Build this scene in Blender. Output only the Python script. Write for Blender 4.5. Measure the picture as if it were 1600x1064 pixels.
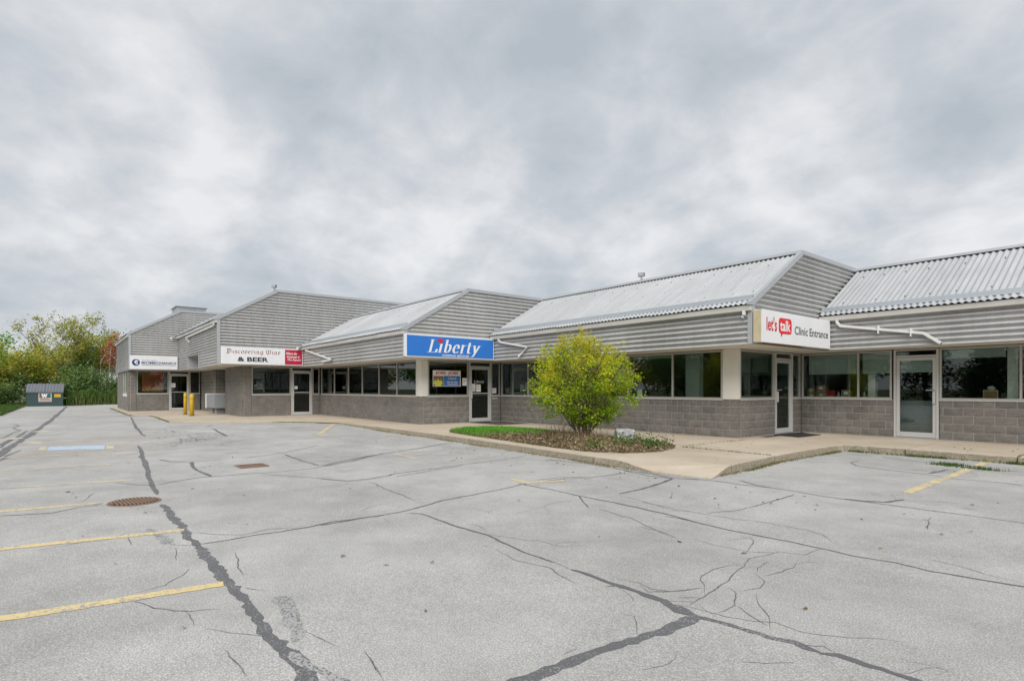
import bpy, bmesh, math, random
import numpy as np
from mathutils import Vector, Matrix
for o in list(bpy.data.objects): bpy.data.objects.remove(o)
scene = bpy.context.scene
COL = scene.collection
rad = math.radians

# ------------------------------------------------------------------ camera
cam_data = bpy.data.cameras.new('camera'); cam = bpy.data.objects.new('camera', cam_data); COL.objects.link(cam)
cam.location = (0, 0, 1.281); cam.rotation_euler = (rad(90), 0, rad(51.07))
cam_data.sensor_width = 36; cam_data.lens = 19.653; cam_data.shift_y = 0.0469
cam_data.clip_start = 0.05; cam_data.clip_end = 3000
scene.camera = cam

# ------------------------------------------------------------------ sky, sun, exposure
SUN_EL, SUN_AZ = 45, 133          # azimuth clockwise from +y
world = bpy.data.worlds.new('World'); scene.world = world; world.use_nodes = True
wt = world.node_tree; wt.nodes.clear()
def wn(t, **k):
    n = wt.nodes.new(t)
    for a, b in k.items(): setattr(n, a, b)
    return n
W_out = wn('ShaderNodeOutputWorld'); W_bg = wn('ShaderNodeBackground'); W_bg.inputs['Strength'].default_value = 0.064
sky = wn('ShaderNodeTexSky', sky_type='NISHITA', sun_disc=False, sun_elevation=rad(SUN_EL), sun_rotation=rad(SUN_AZ), air_density=1.0, dust_density=3.0)
tc = wn('ShaderNodeTexCoord'); sep = wn('ShaderNodeSeparateXYZ'); wt.links.new(tc.outputs['Generated'], sep.inputs[0])
def wmath(op, a, b=None, clamp=False):
    n = wn('ShaderNodeMath', operation=op, use_clamp=clamp)
    for i, v in enumerate((a, b)):
        if v is None: continue
        if isinstance(v, (int, float)): n.inputs[i].default_value = v
        else: wt.links.new(v, n.inputs[i])
    return n.outputs[0]
zc = wmath('MAXIMUM', sep.outputs[2], 0.0); den = wmath('ADD', zc, 0.40)
comb = wn('ShaderNodeCombineXYZ')
wt.links.new(wmath('DIVIDE', sep.outputs[0], den), comb.inputs[0]); wt.links.new(wmath('DIVIDE', sep.outputs[1], den), comb.inputs[1])
comb.inputs[2].default_value = 3.7
def wnoise(scale, detail, rough, dist=0.0, off=(0, 0, 0)):
    m = wn('ShaderNodeMapping'); m.inputs['Location'].default_value = off; wt.links.new(comb.outputs[0], m.inputs['Vector'])
    n = wn('ShaderNodeTexNoise'); n.inputs['Scale'].default_value = scale; n.inputs['Detail'].default_value = detail
    n.inputs['Roughness'].default_value = rough; n.inputs['Distortion'].default_value = dist
    wt.links.new(m.outputs[0], n.inputs['Vector']); return n.outputs['Fac']
n1 = wnoise(2.1, 3, 0.45, 0.15, (2.6, 5.3, 0)); n2 = wnoise(4.6, 7, 0.58, 0.2, (0.7, 8.2, 0))
mixn = wmath('ADD', wmath('ADD', wmath('MULTIPLY', n1, 0.55), wmath('MULTIPLY', n2, 0.45)), wmath('MULTIPLY', wmath('SUBTRACT', 0.30, zc), 0.16))
ramp = wn('ShaderNodeValToRGB'); wt.links.new(mixn, ramp.inputs[0])
el = ramp.color_ramp.elements
el[0].position = 0.37; el[0].color = (3.00, 3.30, 3.62, 1)
el[1].position = 0.62; el[1].color = (5.30, 5.36, 5.46, 1)
e = el.new(0.46); e.color = (3.62, 3.84, 4.10, 1)
e = el.new(0.54); e.color = (4.45, 4.56, 4.72, 1)
mx = wn('ShaderNodeMix', data_type='RGBA'); mx.inputs['Factor'].default_value = 0.95
wt.links.new(sky.outputs[0], mx.inputs['A']); wt.links.new(ramp.outputs[0], mx.inputs['B'])
wt.links.new(mx.outputs['Result'], W_bg.inputs['Color']); wt.links.new(W_bg.outputs[0], W_out.inputs['Surface'])
sun_data = bpy.data.lights.new('sun', 'SUN'); sun = bpy.data.objects.new('sun', sun_data); COL.objects.link(sun)
sun_data.energy = 1.5; sun_data.angle = rad(50); sun_data.color = (1.0, 0.97, 0.93)
sv = Vector((math.sin(rad(SUN_AZ)) * math.cos(rad(SUN_EL)), math.cos(rad(SUN_AZ)) * math.cos(rad(SUN_EL)), math.sin(rad(SUN_EL))))
sun.rotation_euler = sv.to_track_quat('Z', 'Y').to_euler(); sun.location = (20, -20, 40)
scene.view_settings.view_transform = 'Standard'; scene.view_settings.look = 'None'
scene.view_settings.exposure = 1.32; scene.view_settings.gamma = 1.0; scene.view_settings.use_curve_mapping = False
scene.cycles.max_bounces = 8; scene.cycles.transparent_max_bounces = 16
scene.cycles.use_adaptive_sampling = True

# ------------------------------------------------------------------ materials
class NT:
    def __init__(s, name):
        s.m = bpy.data.materials.new(name); s.m.use_nodes = True; s.t = s.m.node_tree
        s.b = s.t.nodes['Principled BSDF']; s.o = s.t.nodes['Material Output']
    def n(s, t, **k):
        x = s.t.nodes.new(t)
        for a, b in k.items(): setattr(x, a, b)
        return x
    def l(s, a, b): s.t.links.new(a, b)
    def coord(s, kind='Object', scale=(1, 1, 1)):
        c = s.n('ShaderNodeTexCoord'); mp = s.n('ShaderNodeMapping'); mp.inputs['Scale'].default_value = scale
        s.l(c.outputs[kind], mp.inputs['Vector']); return mp.outputs[0]
    def noise(s, scale, detail=3, rough=0.55, vec=None, dist=0):
        x = s.n('ShaderNodeTexNoise'); x.inputs['Scale'].default_value = scale; x.inputs['Detail'].default_value = detail
        x.inputs['Roughness'].default_value = rough; x.inputs['Distortion'].default_value = dist
        s.l(vec if vec is not None else s.coord(), x.inputs['Vector']); return x.outputs['Fac']
    def ramp(s, fac, *stops):
        r = s.n('ShaderNodeValToRGB'); s.l(fac, r.inputs[0]); e = r.color_ramp.elements
        while len(e) < len(stops): e.new(0.5)
        for i, (p, c) in enumerate(stops):
            e[i].position = p; e[i].color = (c, c, c, 1) if isinstance(c, (int, float)) else (*c, 1)
        return r.outputs[0]
    def mix(s, fac, a, b, mode='MIX'):
        x = s.n('ShaderNodeMix', data_type='RGBA', blend_type=mode)
        for k, v in (('Factor', fac), ('A', a), ('B', b)):
            if isinstance(v, (int, float)): x.inputs[k].default_value = v if k == 'Factor' else (v, v, v, 1)
            elif isinstance(v, tuple): x.inputs[k].default_value = (*v, 1)
            else: s.l(v, x.inputs[k])
        return x.outputs['Result']
    def math(s, op, a, b=0.0, clamp=False):
        x = s.n('ShaderNodeMath', operation=op, use_clamp=clamp)
        for i, v in enumerate((a, b)):
            if isinstance(v, (int, float)): x.inputs[i].default_value = v
            else: s.l(v, x.inputs[i])
        return x.outputs[0]
    def col(s, c):
        if isinstance(c, tuple): s.b.inputs['Base Color'].default_value = (*c, 1)
        else: s.l(c, s.b.inputs['Base Color'])
    def rough(s, r):
        if isinstance(r, (int, float)): s.b.inputs['Roughness'].default_value = r
        else: s.l(r, s.b.inputs['Roughness'])
    def bump(s, h, strength=0.3, dist=0.01):
        x = s.n('ShaderNodeBump'); x.inputs['Strength'].default_value = strength; x.inputs['Distance'].default_value = dist
        s.l(h, x.inputs['Height']); s.l(x.outputs[0], s.b.inputs['Normal'])
def sc(c, k): return tuple(v * k for v in c)
def painted(name, c, rough=0.5, var=0.10, scale=1.3, metal=0.0, dirt=0.0):
    """plain coated surface with large soft variation, fine grain and a little dirt"""
    t = NT(name); v = t.noise(scale, 5, 0.6)
    base = t.mix(v, sc(c, 1 - var), sc(c, 1 + var * 0.6))
    if dirt:
        d = t.ramp(t.noise(2.2, 7, 0.68, t.coord('Object', (1.0, 1.0, 0.35))), (0.52, 0.0), (0.75, 1.0))
        base = t.mix(t.math('MULTIPLY', d, dirt), base, sc((c[0] * 0.62, c[1] * 0.58, c[2] * 0.5), 1.0))
    t.col(base); t.rough(rough); t.b.inputs['Metallic'].default_value = metal
    t.bump(t.noise(60, 3), 0.06, 0.004); return t.m
M = {}
def flat(name, c, rough=0.6, emit=0):
    if name not in M: M[name] = painted(name, c, rough, 0.06, 3.0)
    return M[name]

# asphalt: bleached aggregate in a grey binder
t = NT('asphalt'); co = t.coord()
sp = t.n('ShaderNodeTexVoronoi'); sp.inputs['Scale'].default_value = 85; t.l(co, sp.inputs['Vector'])
sp2 = t.noise(110, 3, 0.8, co)
agg = t.ramp(sp.outputs['Distance'], (0.0, 1.25), (0.55, 0.78))
fine = t.ramp(sp2, (0.3, 0.62), (0.7, 1.36))
big = t.ramp(t.noise(0.35, 6, 0.6, co), (0.25, (0.315, 0.308, 0.295)), (0.5, (0.415, 0.407, 0.392)), (0.75, (0.49, 0.482, 0.466)))
mid = t.ramp(t.noise(1.7, 7, 0.68, co), (0.3, 0.85), (0.7, 1.11))
c1 = t.mix(1.0, t.mix(1.0, t.mix(1.0, big, agg, 'MULTIPLY'), fine, 'MULTIPLY'), mid, 'MULTIPLY')
# rusty-tan wash round the old accessible-stall paint, and dark oil drips
sx = t.n('ShaderNodeSeparateXYZ'); t.l(co, sx.inputs[0])
wx = t.math('SUBTRACT', 1.0, t.math('MULTIPLY', t.math('ABSOLUTE', t.math('ADD', sx.outputs[0], 17.5)), 0.22), True)
wy = t.math('SUBTRACT', 1.0, t.math('MULTIPLY', t.math('ABSOLUTE', t.math('SUBTRACT', sx.outputs[1], 0.6)), 0.38), True)
wash = t.math('MULTIPLY', t.math('MULTIPLY', wx, wy), t.ramp(t.noise(1.1, 5, 0.6, co), (0.35, 0.0), (0.65, 1.0)))
c2 = t.mix(t.math('MULTIPLY', wash, 0.55), c1, (0.30, 0.225, 0.16))
oil = t.ramp(t.noise(0.9, 5, 0.6, t.coord('Object', (1.0, 1.7, 1))), (0.60, 0.0), (0.76, 0.32))
vs_ = t.n('ShaderNodeTexVoronoi'); vs_.inputs['Scale'].default_value = 1.15; t.l(co, vs_.inputs['Vector'])
drip = t.math('MULTIPLY', t.ramp(vs_.outputs['Distance'], (0.03, 0.55), (0.10, 0.0)), t.ramp(t.noise(0.33, 2, 0.5, co), (0.50, 0.0), (0.58, 1.0)))
c3 = t.mix(drip, t.mix(oil, c2, (0.20, 0.195, 0.185)), (0.13, 0.127, 0.12))
pit = t.ramp(t.noise(46, 2, 0.5, co), (0.72, 0.0), (0.78, 1.0))
t.col(t.mix(t.math('MULTIPLY', pit, 0.55), c3, (0.13, 0.13, 0.13))); t.rough(0.9)
t.bump(t.math('ADD', sp.outputs['Distance'], sp2), 0.35, 0.006); M['asphalt'] = t.m

def tar(name, wear):
    t = NT(name); co = t.coord()
    w = t.ramp(t.math('ADD', t.math('MULTIPLY', t.noise(75, 3, 0.7, co), 0.78), t.math('MULTIPLY', t.noise(5, 4, 0.6, co), 0.22)), (wear, 0.0), (wear + 0.10, 1.0))
    gr = t.ramp(t.noise(140, 2, 0.7, co), (0.3, (0.075, 0.076, 0.08)), (0.7, (0.14, 0.14, 0.145)))
    t.col(t.mix(w, gr, (0.35, 0.347, 0.34))); t.rough(0.75)
    t.bump(t.noise(120, 2), 0.3, 0.004); return t.m
M['tar'] = tar('crack_tar', 0.60); M['tar_wide'] = tar('wide_tar', 0.545); M['hair'] = tar('hairline_tar', 0.56); M['tar_worn'] = tar('worn_tar', 0.42)

def paint(name, c, wear=0.55, scale=34):
    t = NT(name); co = t.coord()
    w = t.ramp(t.math('ADD', t.math('MULTIPLY', t.noise(scale, 4, 0.7, co), 0.6), t.math('MULTIPLY', t.noise(2.1, 5, 0.65, co), 0.4)), (wear, 0.0), (wear + 0.08, 1.0))
    t.col(t.mix(w, t.mix(t.noise(9, 3), sc(c, 0.86), c), (0.31, 0.30, 0.285))); t.rough(0.8); t.bump(t.noise(110, 2), 0.25, 0.004); return t.m
M['yellow_paint'] = paint('yellow_road_paint', (0.66, 0.52, 0.25), 0.475)
M['yellow_faded'] = paint('faded_yellow_paint', (0.62, 0.52, 0.33), 0.475)
M['blue_paint'] = paint('blue_road_paint', (0.42, 0.52, 0.63), 0.52, 12)

t = NT('concrete'); co = t.coord()
b = t.ramp(t.noise(0.8, 7, 0.62, co), (0.3, (0.38, 0.315, 0.235)), (0.55, (0.45, 0.385, 0.30)), (0.75, (0.49, 0.435, 0.36)))
g = t.ramp(t.noise(120, 2, 0.6, co), (0.3, 0.86), (0.7, 1.1))
oi = t.n('ShaderNodeObjectInfo'); ov = t.ramp(oi.outputs['Random'], (0.0, 0.93), (1.0, 1.05))
st = t.ramp(t.noise(3.0, 6, 0.7, co), (0.60, 0.0), (0.75, 0.5))
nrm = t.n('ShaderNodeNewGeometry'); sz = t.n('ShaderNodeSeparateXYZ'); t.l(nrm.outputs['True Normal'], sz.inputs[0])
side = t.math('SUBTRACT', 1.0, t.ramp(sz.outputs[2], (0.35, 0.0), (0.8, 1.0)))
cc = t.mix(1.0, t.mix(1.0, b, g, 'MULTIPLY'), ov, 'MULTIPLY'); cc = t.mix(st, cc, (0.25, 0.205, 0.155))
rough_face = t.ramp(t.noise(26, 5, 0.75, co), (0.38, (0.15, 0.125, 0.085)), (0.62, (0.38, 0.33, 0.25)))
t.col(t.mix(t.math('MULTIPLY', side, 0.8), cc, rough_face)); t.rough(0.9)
t.bump(t.math('ADD', t.noise(90, 3, 0.6, co), t.math('MULTIPLY', t.math('MULTIPLY', t.noise(22, 5, 0.7, co), side), 8.0)), 0.4, 0.008); M['concrete'] = t.m

def blockmat(name, pos_random):
    t = NT(name); co = t.coord()
    if pos_random: r = t.n('ShaderNodeNewGeometry').outputs['Random Per Island']
    else: r = t.n('ShaderNodeObjectInfo').outputs['Random']
    base = t.ramp(r, (0.0, (0.168, 0.157, 0.144)), (0.35, (0.186, 0.172, 0.156)), (0.7, (0.200, 0.184, 0.166)), (1.0, (0.178, 0.170, 0.160)))
    # object coordinates repeat from block to block, so add the block's own random offset
    off = t.n('ShaderNodeVectorMath', operation='ADD'); t.l(co, off.inputs[0])
    cb = t.n('ShaderNodeCombineXYZ'); t.l(t.math('MULTIPLY', r, 37.0), cb.inputs[0]); t.l(t.math('MULTIPLY', r, 91.0), cb.inputs[1]); t.l(cb.outputs[0], off.inputs[1])
    v = off.outputs[0]
    g = t.ramp(t.noise(42, 4, 0.75, v), (0.28, 0.62), (0.72, 1.34)); g2 = t.ramp(t.noise(5, 4, 0.6, v), (0.3, 0.86), (0.7, 1.12))
    pz = t.ramp(t.noise(1.3, 6, 0.65, t.n('ShaderNodeNewGeometry').outputs['Position']), (0.3, 0.80), (0.7, 1.15))
    t.col(t.mix(1.0, t.mix(1.0, t.mix(1.0, base, g, 'MULTIPLY'), g2, 'MULTIPLY'), pz, 'MULTIPLY')); t.rough(0.95)
    t.bump(t.noise(30, 5, 0.7, v), 0.8, 0.012); return t.m
M['block'] = blockmat('split_face_block', False); M['block_far'] = blockmat('split_face_block_far', True)
t = NT('mortar'); t.col(t.mix(t.noise(14, 4), (0.42, 0.39, 0.35), (0.55, 0.52, 0.48))); t.rough(0.95); t.bump(t.noise(80, 2), 0.3, 0.004); M['mortar'] = t.m

def metal_sheet(name, c, streak_axis, dirt=0.5):
    t = NT(name); co = t.coord()
    s = (0.6, 6, 6) if streak_axis == 'h' else (7, 0.7, 0.7)
    v = t.ramp(t.noise(1.6, 6, 0.62, t.coord('Object', s)), (0.3, 0.88), (0.7, 1.06))
    v2 = t.ramp(t.noise(0.5, 4, 0.6, co), (0.3, 0.93), (0.7, 1.05))
    if streak_axis == 'h': v2 = t.mix(1.0, v2, t.ramp(t.noise(1.5, 6, 0.7, t.coord('Object', (4, 4, 0.35))), (0.34, 0.88), (0.6, 1.03)), 'MULTIPLY')
    d = t.ramp(t.noise(3.5, 8, 0.75, co), (0.60, 0.0), (0.80, dirt))
    rv = t.ramp(t.n('ShaderNodeObjectInfo').outputs['Random'], (0.0, 0.93), (1.0, 1.05))
    t.col(t.mix(d, t.mix(1.0, t.mix(1.0, t.mix(1.0, c, v, 'MULTIPLY'), v2, 'MULTIPLY'), rv, 'MULTIPLY'), sc((0.30, 0.285, 0.26), 1))); t.rough(t.ramp(t.noise(9, 3, 0.6, co), (0.3, 0.38), (0.7, 0.58)))
    t.b.inputs['Metallic'].default_value = 0.0; t.b.inputs['Specular IOR Level'].default_value = 0.45
    t.bump(t.noise(7, 2, 0.5, co), 0.05, 0.02); return t.m
M['siding'] = metal_sheet('corrugated_siding_metal', (0.44, 0.44, 0.435), 'h')
M['roof'] = metal_sheet('corrugated_roof_metal', (0.385, 0.395, 0.405), 'v', 0.22)
M['trim'] = painted('eave_trim', (0.50, 0.485, 0.45), 0.5, 0.10, 1.5, 0, 0.4)
M['flashing'] = painted('flashing_metal', (0.36, 0.39, 0.42), 0.38, 0.10, 1.8, 0.35)
M['cap'] = painted('cap_metal', (0.40, 0.415, 0.43), 0.4, 0.10, 1.8, 0.25)
M['soffit'] = painted('soffit_paint', (0.72, 0.67, 0.58), 0.7, 0.10, 0.8, 0, 0.3)
M['cream'] = painted('cream_panel', (0.74, 0.72, 0.66), 0.6, 0.08, 1.2, 0, 0.35)
M['alu'] = painted('window_aluminium', (0.44, 0.42, 0.385), 0.42, 0.08, 2.5, 0.2, 0.3)
M['alu_light'] = painted('door_aluminium', (0.56, 0.56, 0.55), 0.4, 0.07, 2.5, 0.15, 0.25)
M['spout'] = painted('white_downspout', (0.66, 0.66, 0.64), 0.45, 0.07, 3, 0, 0.25)
M['dark_void'] = flat('dark_void', (0.02, 0.02, 0.02), 0.9)
M['white_face'] = painted('sign_face_white', (0.70, 0.71, 0.73), 0.35, 0.05, 0.7, 0, 0.15)
M['sign_frame'] = painted('sign_frame_white', (0.68, 0.69, 0.70), 0.4, 0.06, 2, 0, 0.2)
M['sign_side'] = painted('sign_side_cream', (0.52, 0.45, 0.30), 0.5, 0.18, 3, 0, 0.7)
M['sign_blue'] = painted('sign_face_blue', (0.026, 0.165, 0.55), 0.3, 0.12, 0.9)
M['sign_red'] = painted('sign_face_red', (0.42, 0.012, 0.045), 0.35, 0.10, 0.9)
M['rustm'] = painted('rusty_strip', (0.20, 0.10, 0.04), 0.8, 0.35, 9)
def glassmat(name, tint, base_reflect=0.075):
    t = NT(name); t.t.nodes.remove(t.b)
    tr = t.n('ShaderNodeBsdfTransparent'); tr.inputs[0].default_value = (*tint, 1)
    gl = t.n('ShaderNodeBsdfGlossy'); gl.inputs['Roughness'].default_value = 0.0; gl.inputs['Color'].default_value = (0.95, 1.0, 0.97, 1)
    bp = t.n('ShaderNodeBump'); bp.inputs['Strength'].default_value = 0.02; bp.inputs['Distance'].default_value = 0.02
    t.l(t.noise(1.1, 2, 0.5), bp.inputs['Height']); t.l(bp.outputs[0], gl.inputs['Normal'])
    fr = t.n('ShaderNodeLayerWeight'); fr.inputs['Blend'].default_value = 0.22
    f = t.math('ADD', t.math('MULTIPLY', fr.outputs['Fresnel'], 0.9), base_reflect, True)
    ms = t.n('ShaderNodeMixShader'); t.l(f, ms.inputs[0]); t.l(tr.outputs[0], ms.inputs[1]); t.l(gl.outputs[0], ms.inputs[2])
    t.l(ms.outputs[0], t.o.inputs['Surface']); return t.m
M['glass'] = glassmat('window_glass', (0.83, 0.88, 0.86), 0.04)
M['glass_dark'] = glassmat('tinted_glass', (0.45, 0.49, 0.48), 0.07)
M['blind'] = painted('roller_blind', (0.48, 0.53, 0.51), 0.8, 0.06, 2)
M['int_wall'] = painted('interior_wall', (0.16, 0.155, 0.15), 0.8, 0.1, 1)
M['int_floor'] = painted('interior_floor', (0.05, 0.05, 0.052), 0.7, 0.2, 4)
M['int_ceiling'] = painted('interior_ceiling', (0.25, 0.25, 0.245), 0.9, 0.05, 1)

# ------------------------------------------------------------------ mesh helpers
class MB:
    def __init__(s): s.v = []; s.f = []
    def add(s, vs, fs):
        b = len(s.v); s.v += [tuple(p) for p in vs]; s.f += [tuple(i + b for i in f) for f in fs]; return s
    def box(s, x0, x1, y0, y1, z0, z1):
        x0, x1 = min(x0, x1), max(x0, x1); y0, y1 = min(y0, y1), max(y0, y1); z0, z1 = min(z0, z1), max(z0, z1)
        return s.add([(x0, y0, z0), (x1, y0, z0), (x1, y1, z0), (x0, y1, z0), (x0, y0, z1), (x1, y0, z1), (x1, y1, z1), (x0, y1, z1)],
                     [(0, 3, 2, 1), (4, 5, 6, 7), (0, 1, 5, 4), (1, 2, 6, 5), (2, 3, 7, 6), (3, 0, 4, 7)])
    def prism(s, poly, axis, a, b):
        """extrude a 2-D polygon along an axis: axis 'x' takes (y,z), 'y' takes (x,z), 'z' takes (x,y)"""
        def p3(p, h): return {'x': (h, p[0], p[1]), 'y': (p[0], h, p[1]), 'z': (p[0], p[1], h)}[axis]
        n = len(poly); vs = [p3(p, a) for p in poly] + [p3(p, b) for p in poly]
        return s.add(vs, [tuple(range(n))[::-1], tuple(range(n, 2 * n))] + [(i, (i + 1) % n, n + (i + 1) % n, n + i) for i in range(n)])
    def tube(s, path, radii, n=8, cap=True, square=False):
        path = [Vector(p) for p in path]
        if isinstance(radii, (int, float)): radii = [radii] * len(path)
        b = len(s.v); m = len(path)
        for i, p in enumerate(path):
            d = (path[min(i + 1, m - 1)] - path[max(i - 1, 0)])
            if d.length < 1e-9: d = Vector((0, 0, 1))
            d.normalize(); ref = Vector((0, 0, 1)) if abs(d.z) < 0.95 else Vector((1, 0, 0))
            u = d.cross(ref).normalized(); w = u.cross(d)
            for k in range(n):
                a = 2 * math.pi * (k + (0.5 if square else 0)) / n
                s.v.append(tuple(p + (u * math.cos(a) + w * math.sin(a)) * radii[i]))
        for i in range(m - 1):
            for k in range(n):
                s.f.append((b + i * n + k, b + i * n + (k + 1) % n, b + (i + 1) * n + (k + 1) % n, b + (i + 1) * n + k))
        if cap: s.f.append(tuple(b + k for k in range(n))[::-1]); s.f.append(tuple(b + (m - 1) * n + k for k in range(n)))
        return s
    def lathe(s, cx, cy, prof, n=20):
        b = len(s.v)
        for r, z in prof:
            for k in range(n): a = 2 * math.pi * k / n; s.v.append((cx + r * math.cos(a), cy + r * math.sin(a), z))
        for i in range(len(prof) - 1):
            for k in range(n): s.f.append((b + i * n + k, b + i * n + (k + 1) % n, b + (i + 1) * n + (k + 1) % n, b + (i + 1) * n + k))
        s.f.append(tuple(b + k for k in range(n))[::-1]); s.f.append(tuple(b + (len(prof) - 1) * n + k for k in range(n)))
        return s
    def build(s, name, mat, parent=None, smooth=False, bevel=0.0, fixn=False):
        off = origin_of(parent)
        me = bpy.data.meshes.new(name); me.from_pydata([(x - off[0], y - off[1], z - off[2]) for x, y, z in s.v], [], s.f)
        if bevel or fixn:
            bm = bmesh.new(); bm.from_mesh(me); bmesh.ops.recalc_face_normals(bm, faces=bm.faces)
            if bevel:
                es = [e for e in bm.edges if len(e.link_faces) == 2 and e.calc_face_angle(0) > 0.7]
                bmesh.ops.bevel(bm, geom=es, offset=bevel, segments=2, profile=0.6, affect='EDGES', clamp_overlap=True)
            bm.to_mesh(me); bm.free()
        me.materials.append(M[mat] if isinstance(mat, str) else mat)
        if smooth: me.polygons.foreach_set('use_smooth', [True] * len(me.polygons))
        me.update(); o = bpy.data.objects.new(name, me); COL.objects.link(o)
        if parent is not None: o.parent = parent
        return o
def origin_of(p):
    x = y = z = 0.0
    while p is not None: x += p.location.x; y += p.location.y; z += p.location.z; p = p.parent
    return x, y, z
def tag(o, label, cat, group=None, kind=None):
    if label: o['label'] = label
    if cat: o['category'] = cat
    if group: o['group'] = group
    if kind: o['kind'] = kind
    return o
def struct(o, label=None):
    o['kind'] = 'structure'
    if label: o['label'] = label
    return o
def empty(name, loc, label, cat, group=None, rz=0):
    o = bpy.data.objects.new(name, None); o.empty_display_size = 0.3; COL.objects.link(o); o.location = loc; o.rotation_euler = (0, 0, rz)
    return tag(o, label, cat, group)
def np_mesh(name, verts, faces, mat, parent=None, colour=None, k=None):
    """fast mesh from arrays: faces (n,k)"""
    me = bpy.data.meshes.new(name); k = faces.shape[1]
    me.vertices.add(len(verts)); me.vertices.foreach_set('co', np.asarray(verts, np.float32).ravel())
    me.loops.add(faces.size); me.loops.foreach_set('vertex_index', faces.astype(np.int32).ravel())
    me.polygons.add(len(faces)); me.polygons.foreach_set('loop_start', np.arange(0, faces.size, k, dtype=np.int32))
    try: me.polygons.foreach_set('loop_total', np.full(len(faces), k, np.int32))
    except Exception: pass
    me.materials.append(M[mat] if isinstance(mat, str) else mat); me.update(calc_edges=True); me.validate()
    o = bpy.data.objects.new(name, me); COL.objects.link(o)
    if parent is not None: o.parent = parent
    return o
def sstep(a, b, x):
    t = min(1.0, max(0.0, (x - a) / (b - a))); return t * t * (3 - 2 * t)
def lot_z(x, y): return -0.14 + 0.11 * sstep(-15, -22, x) * sstep(0.5, 3.5, y)
rnd = random.Random(7); NR = np.random.default_rng(11)

# ================================================================== GROUND
t = NT('field_ground'); co = t.coord()
t.col(t.ramp(t.noise(0.25, 7, 0.65, co), (0.3, (0.045, 0.06, 0.02)), (0.6, (0.075, 0.085, 0.03)), (0.8, (0.11, 0.095, 0.045)))); t.rough(1.0); M['field'] = t.m
g = MB(); g.add([(-900, -900, -0.32), (900, -900, -0.32), (900, 900, -0.32), (-900, 900, -0.32)], [(0, 1, 2, 3)])
struct(g.build('ground', 'field'), 'green field ground around the parking lot')

# parking lot sheet (its far end runs at a slant in front of the trees)
nx, ny = 150, 72; vs = []; fs = []
for j in range(ny + 1):
    y = -22 + j * (36.4 / ny); xm = -60.3 + max(min(y, 8) + 2, -3) * 0.625
    for i in range(nx + 1):
        x = xm + (16 - xm) * i / nx; vs.append((x, y, lot_z(x, y) + 0.006 * math.sin(x * 1.3 + 1.7 * math.sin(y * 0.8)) * math.sin(y * 1.1)))
for j in range(ny):
    for i in range(nx): a = j * (nx + 1) + i; fs.append((a, a + 1, a + nx + 2, a + nx + 1))
lot = MB().add(vs, fs).build('parking_lot', 'asphalt', smooth=True); struct(lot, 'worn light grey asphalt parking lot with sealed cracks')
def lz(x, y): return lot_z(x, y) + 0.006 * math.sin(x * 1.3 + 1.7 * math.sin(y * 0.8)) * math.sin(y * 1.1)

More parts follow.
